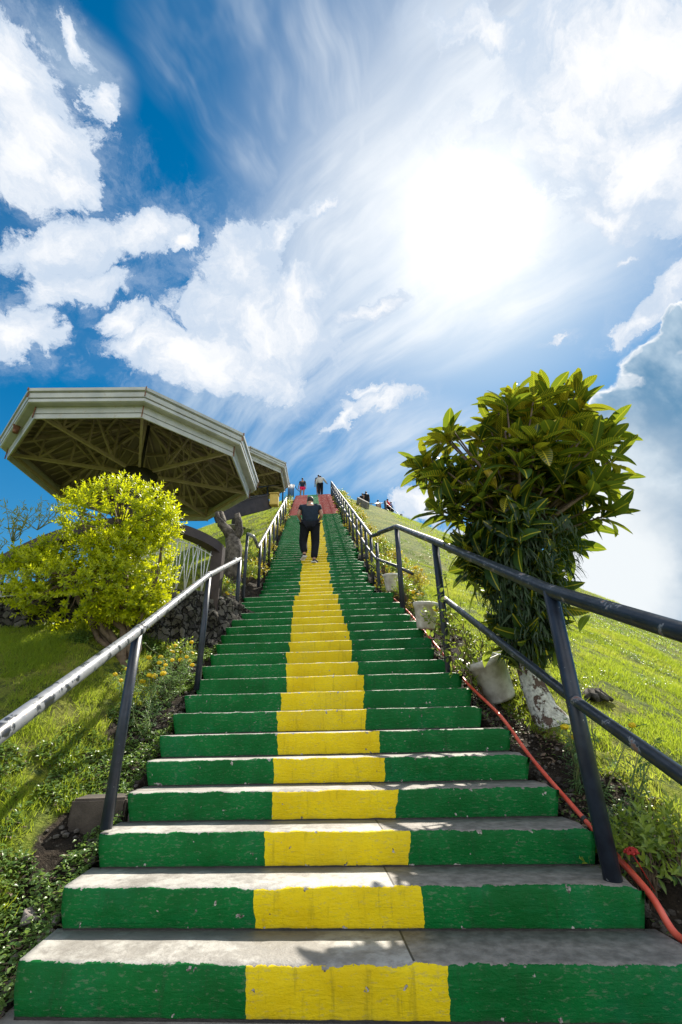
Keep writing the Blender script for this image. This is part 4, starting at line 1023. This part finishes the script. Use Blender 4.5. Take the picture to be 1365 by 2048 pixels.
# weeds and leaf litter near the stairs
def weeds(name, n, x0, x1, y0, y1, label, dens_hi=.9, L=.03, W_=.017, mat=M_WEED, zof=.02):
    x, y = scatter(n, x0, x1, y0, y1); e = np.abs(x-xcen(y))-hwid(y); gr = grassy(x, y)
    cl = fbm(x*2.6, y*2.6, 3, 55); k = (e > .03) & (cl > np.where(e < .7, -.12, .2)); k &= np.hypot(x-GC[0], y-GC[1]) > 3.5
    x, y = x[k], y[k]; z_ = H(x, y)+rng.uniform(0, zof, len(x)); k = infrustum(x, y, z_); x, y, z_ = x[k], y[k], z_[k]; n = len(x)
    D = unit(np.stack([rng.normal(size=n), rng.normal(size=n), rng.uniform(.0, .8, n)], -1))
    return tag(leaves(name, np.stack([x, y, z_], -1), D, unit(np.array([0, 0, 1.])+rng.normal(size=(n, 3))*.35), L*rng.uniform(.6, 1.4, n), W_*rng.uniform(.7, 1.3, n), PROF_SM, mat, None, .3, .15), label, 'weeds', kind='stuff')
weeds('weeds', 90000, -3.2, -1.3, 2.0, 8, 'small leafy weeds along the left edge of the lower steps', zof=.05)
weeds('weeds', 110000, 1.0, 11, 2.4, 16, 'small clover like weeds on the right slope', zof=.05)
weeds('dead_leaves', 16000, -2.6, -1.3, 2.0, 8, 'brown dead leaves on the soil left of the steps', L=.04, mat=M_TWIG, zof=.01)
weeds('dead_leaves', 14000, 1.0, 2.4, 2.4, 9, 'brown dead leaves on the soil right of the steps', L=.04, mat=M_TWIG, zof=.01)

# ------------------------------------------------------------------ rocks, blocks
def rock(p, s, label, seed, mat=M_ROCK, group=None, sq=(1, 1, .7)):
    rr3 = random.Random(seed); bm = bmesh.new(); pts = []
    for k in range(16):
        v = Vector((rr3.gauss(0, 1), rr3.gauss(0, 1), rr3.gauss(0, 1))).normalized(); pts.append(bm.verts.new(Vector((v.x*s*sq[0], v.y*s*sq[1], v.z*s*sq[2]))*rr3.uniform(.8, 1.05)))
    r_ = bmesh.ops.convex_hull(bm, input=pts); junk = [e for e in r_['geom_interior'] if isinstance(e, bmesh.types.BMVert)]; bmesh.ops.delete(bm, geom=junk, context='VERTS')
    bmesh.ops.bevel(bm, geom=list(bm.edges), offset=s*.06, segments=1, affect='EDGES')
    me = bpy.data.meshes.new('rock'); bm.to_mesh(me); bm.free(); o = link('rock', me, mat); o.location = tuple(p); o.rotation_euler = (rr3.uniform(-.3, .3), rr3.uniform(-.3, .3), rr3.uniform(0, 6))
    return tag(o, label, 'rock', group)
for k, (px, py, s, lb) in enumerate([(66, 1832, .055, 'pinkish grey angular rock, upper one of the pair beside the second step'), (58, 1850, .062, 'pale broken rock just below the upper rock left of the second step'),
        (95, 1870, .04, 'small grey stone right of the pale rock by the second step'), (85, 1885, .035, 'smallest grey stone touching the first tread corner'), (112, 1845, .04, 'narrow stone leaning at the second riser end'),
        (165, 1715, .07, 'flat topped rock beside the third riser'), (195, 1690, .035, 'pebble above the flat topped rock'), (15, 1985, .05, 'large dark rock in the bottom left corner'),
        (540, 1212, .09, 'pale boulder at the left end of the steps where the flight narrows'), (505, 1225, .12, 'dark boulder at the foot of the upper left handrail'), (450, 1245, .12, 'dark rock under the third left post'), (455, 1290, .09, 'rock beside the steps left of the tenth tread')]):
    p = hit(px, py); rock(p+np.array([0, 0, s*.2]), s, lb, 700+k, M_PALEROCK if k in (0, 1, 2, 3, 4, 8) else M_ROCK)
g = np.random.default_rng(19)
for side in (-1, 1):
    V = []
    mb = MB((0, 5, 1.5))
    for k in range(900):
        y = g.uniform(2.3, 8.5); e = abs(g.normal(0, .24))+.03; x = xcen(y)+side*(1.4+e); s = g.uniform(.006, .026)
        mb.ball((x, y, float(H(x, y))+s*.3), s, 1, .25, (1, 1, .7), k)
    o = mb.build('gravel', M_GRAVEL); o.location = (0, 5, 1.5); tag(o, 'loose gravel in the soil along the %s side of the steps' % ('right' if side > 0 else 'left'), 'gravel', kind='stuff')
b = at(195, 1612, 3.75); mb = MB(b); mb.box(b+np.array([.05, 0, -.14]), (.36, .25, .40), Matrix.Rotation(.1, 3, 'Z'), .015)
o = mb.build('concrete_block', m_simple('stained_brown_concrete', (.035, .028, .022), (.085, .068, .054), .95, 5., .6, .02)); o.location = tuple(b); tag(o, 'dark stained concrete block behind the first left post', 'block')
b = hit(1190, 1398); mb = MB(b)
for k in range(9):
    a_ = k*.7; mb.tube([b+np.array([0, 0, -.05]), b+np.array([.07*math.cos(a_), .07*math.sin(a_), .06]), b+np.array([.17*math.cos(a_+.3), .14*math.sin(a_+.3), -.02])], [.06, .05, .02], 8)
o = mb.build('tree_stump', M_ROCK); o.location = tuple(b); tag(o, 'blackened gnarled stump in the grass right of the croton trunk', 'stump')

# ------------------------------------------------------------------ white buckets
def bucket(px, py, s, tilt, label, Yb=None, sq=True):
    b = hit(px, py) if Yb is None else at(px, py, Yb)
    o = empty('plant_bucket', b, label, 'bucket', 'white plastic buckets beside the right of the flight'); rot = Matrix.Rotation(tilt, 3, 'Y') @ Matrix.Rotation(.12, 3, 'X')
    mb = MB(b); seg = 20 if not sq else 24
    prof = [(.0, .0), (.105, 0), (.115, .02), (.15, .28), (.163, .285), (.166, .33), (.155, .335), (.148, .30), (.14, .26), (0, .26)]
    mb.lathe(b, [(r_*s, z_*s) for r_, z_ in prof], seg, rot); mb.build('body', M_WHITEP, o)
    mb = MB(b); mb.lathe(b, [(0, .262*s), (.138*s, .268*s)], seg, rot); mb.build('soil', M_ROCK, o)
    return o
bucket(1005, 1400, 1.3, -.34, 'tilted white bucket leaning beside the croton trunk')
bucket(852, 1258, 1.05, .08, 'white bucket standing left of the second right post', 6.3)
bucket(784, 1182, .9, .0, 'white bucket among the marigolds beyond the open mid rail end', 8.1)

# ------------------------------------------------------------------ things beside and on top of the hill
# dark low wall with yellow pier left of the upper flight
def boxobj(name, mat, label, cat, p, size, rotz=0., bev=.02):
    mb = MB(p); mb.box(p, size, Matrix.Rotation(rotz, 3, 'Z'), bev); o = mb.build(name, mat); o.location = tuple(p); return tag(o, label, cat)
a = at(505, 1012, 16.5)
lw = empty('terrace_wall', a, 'dark low terrace wall with a yellow end pier below the far gazebo', 'wall')
mb = MB(a); p0 = at(430, 1030, 15.5); p1 = at(536, 1004, 17.5); mb.bar(p0, p1, .2, .62); mb.bar(p0+np.array([0, 0, .33]), p1+np.array([0, 0, .33]), .26, .05); mb.build('wall_panel', M_DWALL, lw)
mb = MB(a); q = at(549, 1001, 17.5); mb.box(q, (.36, .3, .52), None, .02); mb.box(q+np.array([0, 0, .28]), (.42, .36, .05), None, .01); mb.build('pier', M_YBOX, lw)
for k in range(4): pass
# rail in front of the far gazebo
p0 = at(496, 977, 18); p1 = at(570, 968, 21)
rr4 = empty('gazebo_railing', p0, 'dark two bar railing in front of the far gazebo', 'railing')
mb = MB(p0); mb.tube([p0, p1], .035, 8); mb.build('top_rail', M_POST, rr4)
mb = MB(p0); mb.tube([p0-np.array([0, 0, .45]), p1-np.array([0, 0, .45])], .03, 8); mb.build('mid_rail', M_RAIL, rr4)
for t in (.5, .95):
    q = p0*(1-t)+p1*t; mb = MB(p0); mb.tube([q, q-np.array([0, 0, 1.1])], .035, 8); mb.build('post', M_POST, rr4)
# group of dark posts at the top left
q = at(583, 985, 25); pp = empty('post_cluster', q, 'cluster of dark upright posts left of the top of the steps', 'posts')
for k in range(5):
    mb = MB(q); b_ = at(577+k*2.6, 986, 25+k*.4); mb.tube([b_-np.array([0, 0, .3]), b_+np.array([0, 0, .62])], .035, 8); mb.build('post', M_POST, pp)
q0 = at(588, 968, 27); q1 = at(601, 983, 27.6); mb = MB(q0); pts = [q0*(1-t)+q1*t-np.array([0, 0, .12*math.sin(math.pi*t)]) for t in np.linspace(0, 1, 8)]; mb.tube(pts, .02, 6)
o = mb.build('chain', M_POST); o.location = tuple(q0); tag(o, 'dark chain sagging from the post cluster to a short post at the top', 'chain')
mb = MB(q1); mb.tube([q1-np.array([0, 0, .3]), q1+np.array([0, 0, .05])], .035, 8); mb.ball(q1+np.array([0, 0, .06]), .05, 2); o = mb.build('short_post', M_POST); o.location = tuple(q1); tag(o, 'short dark post at the end of the chain at the top of the steps', 'post')
# right: slab board, railing, people
q = at(728, 1012, 25.0); mb = MB(q); a_, b_ = at(715, 1008, 25.5), at(736, 1020, 23.5); mb.bar(a_, b_, .12, .85); o = mb.build('concrete_slab', M_CONC); o.location = tuple(q); tag(o, 'grey upright concrete slab on the crest right of the upper handrail', 'slab')
p0 = at(730, 1008, 26.5); p1 = at(772, 1006, 28.0); p2 = at(803, 1033, 27.0); p3 = at(835, 1052, 26)
fr_ = empty('crest_railing', p1, 'thin pale railing with dark posts on the crest right of the steps', 'railing')
for dz in (0, -.42, -.8):
    mb = MB(p1); mb.tube([p0+np.array([0, 0, dz]), p1+np.array([0, 0, dz])], .022, 6); mb.tube([p1+np.array([0, 0, dz]), p2+np.array([0, 0, dz]), p3+np.array([0, 0, dz])], .018, 6); mb.build('rail_bar', M_RAIL, fr_)
for (px, py, yy_, r_, hh) in ((771, 1003, 28, .09, 1.3), (743, 1007, 27, .03, 1.1), (754, 1007, 27.5, .03, 1.1), (803, 1030, 27, .09, .9), (818, 1039, 26.5, .06, .8), (833, 1050, 26, .03, .6)):
    b_ = at(px, py, yy_); mb = MB(p1); mb.tube([b_+np.array([0, 0, .04]), b_-np.array([0, 0, hh])], r_, 8); mb.build('post', M_POST, fr_)

# ------------------------------------------------------------------ people
def skin_obj(name, joints, edges, radii, mat, parent, off, sub=2):
    me = bpy.data.meshes.new(name); me.from_pydata([tuple(np.array(j)-np.array(off)) for j in joints], edges, [])
    o = link(name, me, mat, parent); sk = o.modifiers.new('skin', 'SKIN'); sk.use_smooth_shade = True
    for v, r_ in zip(me.skin_vertices[0].data, radii): v.radius = r_ if isinstance(r_, tuple) else (r_, r_)
    me.skin_vertices[0].data[0].use_root = True
    s_ = o.modifiers.new('sub', 'SUBSURF'); s_.levels = sub; s_.render_levels = sub
    return o
def person(base, hgt, yaw, label, J, top, bottom, topm, botm, skin, shorts=False, short_sleeve=True, hair=M_HAIR, shoes=True, extra=None, cat='person', group=None):
    """J: joints in units of body height in local axes (x right, y forward, z up); yaw 0 looks along +Y"""
    o = empty('person', base, label, cat, group); cy, sy = math.cos(yaw), math.sin(yaw)
    def T(p): x, y, z_ = np.array(p)*hgt; return np.array(base)+np.array([x*cy-y*sy, x*sy+y*cy, z_])
    order = ['pelvis', 'waist', 'chest', 'neck', 'headb', 'headt', 'shL', 'elL', 'wrL', 'haL', 'shR', 'elR', 'wrR', 'haR', 'hiL', 'knL', 'anL', 'toL', 'hiR', 'knR', 'anR', 'toR']
    E_ = [(0, 1), (1, 2), (2, 3), (3, 4), (4, 5), (2, 6), (6, 7), (7, 8), (8, 9), (2, 10), (10, 11), (11, 12), (12, 13), (0, 14), (14, 15), (15, 16), (16, 17), (0, 18), (18, 19), (19, 20), (20, 21)]
    rad = dict(pelvis=.075, waist=.07, chest=.080, neck=.032, headb=.040, headt=.040, sh=.038, el=.024, wr=.017, ha=.022, hi=.055, kn=.034, an=.022, to=.02)
    rl = [rad.get(k, rad.get(k[:2]))*hgt for k in order]
    rl[0] = (.085*hgt, .062*hgt); rl[1] = (.078*hgt, .055*hgt); rl[2] = (.092*hgt, .06*hgt)
    body = skin_obj('body', [T(J[k]) for k in order], E_, rl, skin, o, base)
    G = lambda k: T(J[k])
    # shirt
    f = .55 if short_sleeve else .97
    sl = lambda s: [G('sh'+s), G('sh'+s)*(1-f)+G('el'+s)*f] if short_sleeve else [G('sh'+s), G('el'+s), G('wr'+s)]
    pts = [G('pelvis')+np.array([0, 0, -.03*hgt]), G('waist'), G('chest'), G('neck')*.75+G('chest')*.25]
    ed = [(0, 1), (1, 2), (2, 3)]; rs = [(.108*hgt, .086*hgt), (.108*hgt, .084*hgt), (.114*hgt, .082*hgt), (.042*hgt, .04*hgt)]
    for s in 'LR':
        q = sl(s); i0 = len(pts); pts += q; ed += [(2, i0)]+[(i0+k, i0+k+1) for k in range(len(q)-1)]; rs += [.050*hgt]+[.043*hgt]*(len(q)-1)
    skin_obj('shirt' if top == 'shirt' else top, pts, ed, rs, topm, o, base)
    # trousers or shorts
    pts = [G('pelvis')+np.array([0, 0, .02*hgt])]; ed = []; rs = [(.088*hgt, .072*hgt)]
    for s in 'LR':
        q = [G('hi'+s), G('hi'+s)*.4+G('kn'+s)*.6] if shorts else [G('hi'+s), G('kn'+s), G('an'+s)*.96+G('kn'+s)*.04]
        i0 = len(pts); pts += q; ed += [(0, i0)]+[(i0+k, i0+k+1) for k in range(len(q)-1)]; rs += [.072*hgt]+([.066*hgt] if shorts else [.055*hgt, .045*hgt])
    skin_obj(bottom, pts, ed, rs, botm, o, base)
    # hair cap
    mb = MB(base); hb, ht = G('headb'), G('headt'); fwd = np.array([-sy, cy, 0]); up = unit(ht-hb)
    c_ = hb*.35+ht*.65-fwd*.012*hgt; mb.ball(c_, .047*hgt, 3, .05, (.92, 1.05, 1.1), 3); mb.build('hair', hair, o, True)
    if shoes:
        for s in 'LR':
            a_, t_ = G('an'+s), G('to'+s); d_ = unit((t_-a_)*np.array([1, 1, 0])); c_ = a_*.45+t_*.55; mb = MB(base)
            mb.ball((c_[0], c_[1], a_[2]-.012*hgt), .03*hgt, 3, 0, (1, 1, .75)); 
            for v in mb.bm.verts:
                rel = np.array(v.co)+np.array(base)-c_; al = rel@d_; v.co += Vector(tuple(d_*al*1.2))
            sh = mb.build('shoe', C_SHOE, o, True)
            mb = MB(base); ang_ = math.atan2(d_[1], d_[0]); mb.box((c_[0], c_[1], a_[2]-.034*hgt), (.15*hgt, .058*hgt, .014*hgt), Matrix.Rotation(ang_, 3, 'Z'), .004*hgt); mb.build('sole', C_SOLE, sh)
    # fingers
    for s in 'LR':
        w_, h_ = G('wr'+s), G('ha'+s); d_ = unit(h_-w_); sd_ = unit(np.cross(d_, [0.3, 1., .2])); mb = MB(base)
        for k, (off_, ln) in enumerate(((-.016, .036), (-.006, .045), (.005, .043), (.015, .034))):
            a_ = h_+sd_*off_*hgt; b_ = a_+d_*ln*hgt*.6; c2 = b_+unit(d_+fwd*.6)*ln*hgt*.5; mb.tube([a_, b_, c2], [.0058*hgt, .0052*hgt, .0042*hgt], 6)
        a_ = w_*.4+h_*.6+fwd*.012*hgt; mb.tube([a_, a_+unit(d_+fwd)*.03*hgt, a_+unit(d_*1.4+fwd*.6)*.05*hgt], [.007*hgt, .006*hgt, .005*hgt], 6)
        mb.build('fingers', skin, body)
    if extra: extra(o, G, hgt)
    return o
WALK = dict(pelvis=(0, 0, .53), waist=(0, .01, .62), chest=(0, .02, .745), neck=(0, .015, .845), headb=(0, .03, .89), headt=(0, .04, .955),
            shL=(-.105, .01, .80), elL=(-.14, -.03, .645), wrL=(-.15, .03, .51), haL=(-.15, .05, .46), shR=(.105, .01, .80), elR=(.14, .02, .645), wrR=(.15, .06, .51), haR=(.15, .08, .46),
            hiL=(-.055, 0, .50), knL=(-.06, .03, .285), anL=(-.06, -.01, .045), toL=(-.065, .09, .025), hiR=(.055, 0, .50), knR=(.06, .07, .30), anR=(.06, .04, .045), toR=(.065, .14, .025))
def pose(**k): d_ = dict(WALK); d_.update(k); return d_
# main climber
mp = hitline((621, 1126)); si = int(np.argmin(np.abs(SY-mp[1]))); mz = S[si][2]
MH = 2.05
man = pose(pelvis=(0, -.01, .52), waist=(0, .01, .61), chest=(0, .045, .735), neck=(0, .075, .835), headb=(.0, .105, .885), headt=(.0, .125, .935),
           shL=(-.115, .05, .780), elL=(-.150, .03, .655), wrL=(-.11, .15, .62), haL=(-.095, .19, .60), shR=(.115, .05, .780), elR=(.145, .03, .655), wrR=(.10, .15, .62), haR=(.085, .19, .60),
           hiL=(-.062, 0, .50), knL=(-.088, .06, .30), anL=(-.065, .0, .125), toL=(-.085, .085, .10), hiR=(.062, 0, .50), knR=(.068, .04, .27), anR=(.050, -.03, .045), toR=(.08, .05, .02))
mb_ = np.array([mp[0]-.02, S[si][1]+.08, mz])
def bottle(o, G, h):
    pass
mano = person(mb_, MH, .06, 'large man in navy T shirt and black trousers climbing with head bowed', man, 'shirt', 'trousers', C_NAVY, C_BLACK, M_SKIN)
hp = at(598, 1032, mb_[1]+.18); mb = MB(hp); mb.lathe(hp-np.array([0, 0, .12]), [(0, 0), (.03, 0), (.034, .02), (.034, .15), (.02, .185), (.013, .19), (.013, .215), (0, .215)], 14)
o = mb.build('water_bottle', C_TEAL); o.location = tuple(hp); tag(o, 'pale teal bottle held in the left hand of the climbing man', 'bottle')
# man in pink shorts standing at the top
b = at(605, 992, 27.6); b[2] = TOPZ
person(b, 1.62, math.pi, 'person in dark shirt and bright pink shorts coming down at the top of the steps', pose(wrR=(.17, .0, .52), haR=(.18, .0, .47)), 'shirt', 'shorts', C_NAVY, C_PINK, M_SKIND, shorts=True)
b = hitline((641, 986)); i_ = int(np.argmin(np.abs(SY-b[1]))); b = np.array([b[0], S[i_][1]+.1, S[i_][2]])
person(b, 1.66, 0., 'person in loose white shirt and black trousers near the top of the steps', pose(chest=(0, .06, .73), neck=(0, .09, .83), headb=(0, .12, .87), headt=(0, .14, .93), shL=(-.115, .05, .79), shR=(.115, .05, .79), elR=(.19, .10, .70), wrR=(.24, .18, .66), haR=(.26, .21, .65)), 'shirt', 'trousers', C_WHITE, C_BLACK, M_SKIND, short_sleeve=False)
b = hitline((630, 986)); i_ = min(len(S)-1, int(np.argmin(np.abs(SY-b[1])))+3); b = np.array([S[i_][0]+.35, S[i_][1]+.1, S[i_][2]])
person(b, 1.6, 0., 'person in dark top and pale teal shorts, partly hidden left of the white shirted climber', pose(), 'shirt', 'shorts', C_NAVY, C_TEAL, M_SKIND, shorts=True)
for k, (px, py, Yp, hh, lb, tm, bm_, yw) in enumerate([
        (735, 1024, 27.6, 1.6, 'person in black standing at the crest railing, tallest of the crest group', C_BLACK, C_BLACK, .4), (727, 1024, 28.6, 1.5, 'person mostly hidden behind the grey slab on the crest', C_BLACK, C_NAVY, 0.),
        (759, 1036, 28.8, 1.45, 'low standing person in pale shirt left of the thick dark crest post', C_PALE, C_PALE, .5), (779, 1036, 28.5, 1.5, 'person in red leaning right of the thick dark crest post', C_RED, C_BLACK, 1.), (786, 1040, 28.2, 1.4, 'person in blue at the right end of the crest group', C_BLUE, C_NAVY, 1.2)]):
    b = at(px, py, Yp); b[2] = min(b[2], float(H(b[0], b[1]))+.9); person(b, hh, yw, lb, pose(), 'shirt', 'trousers', tm, bm_, M_SKIND)
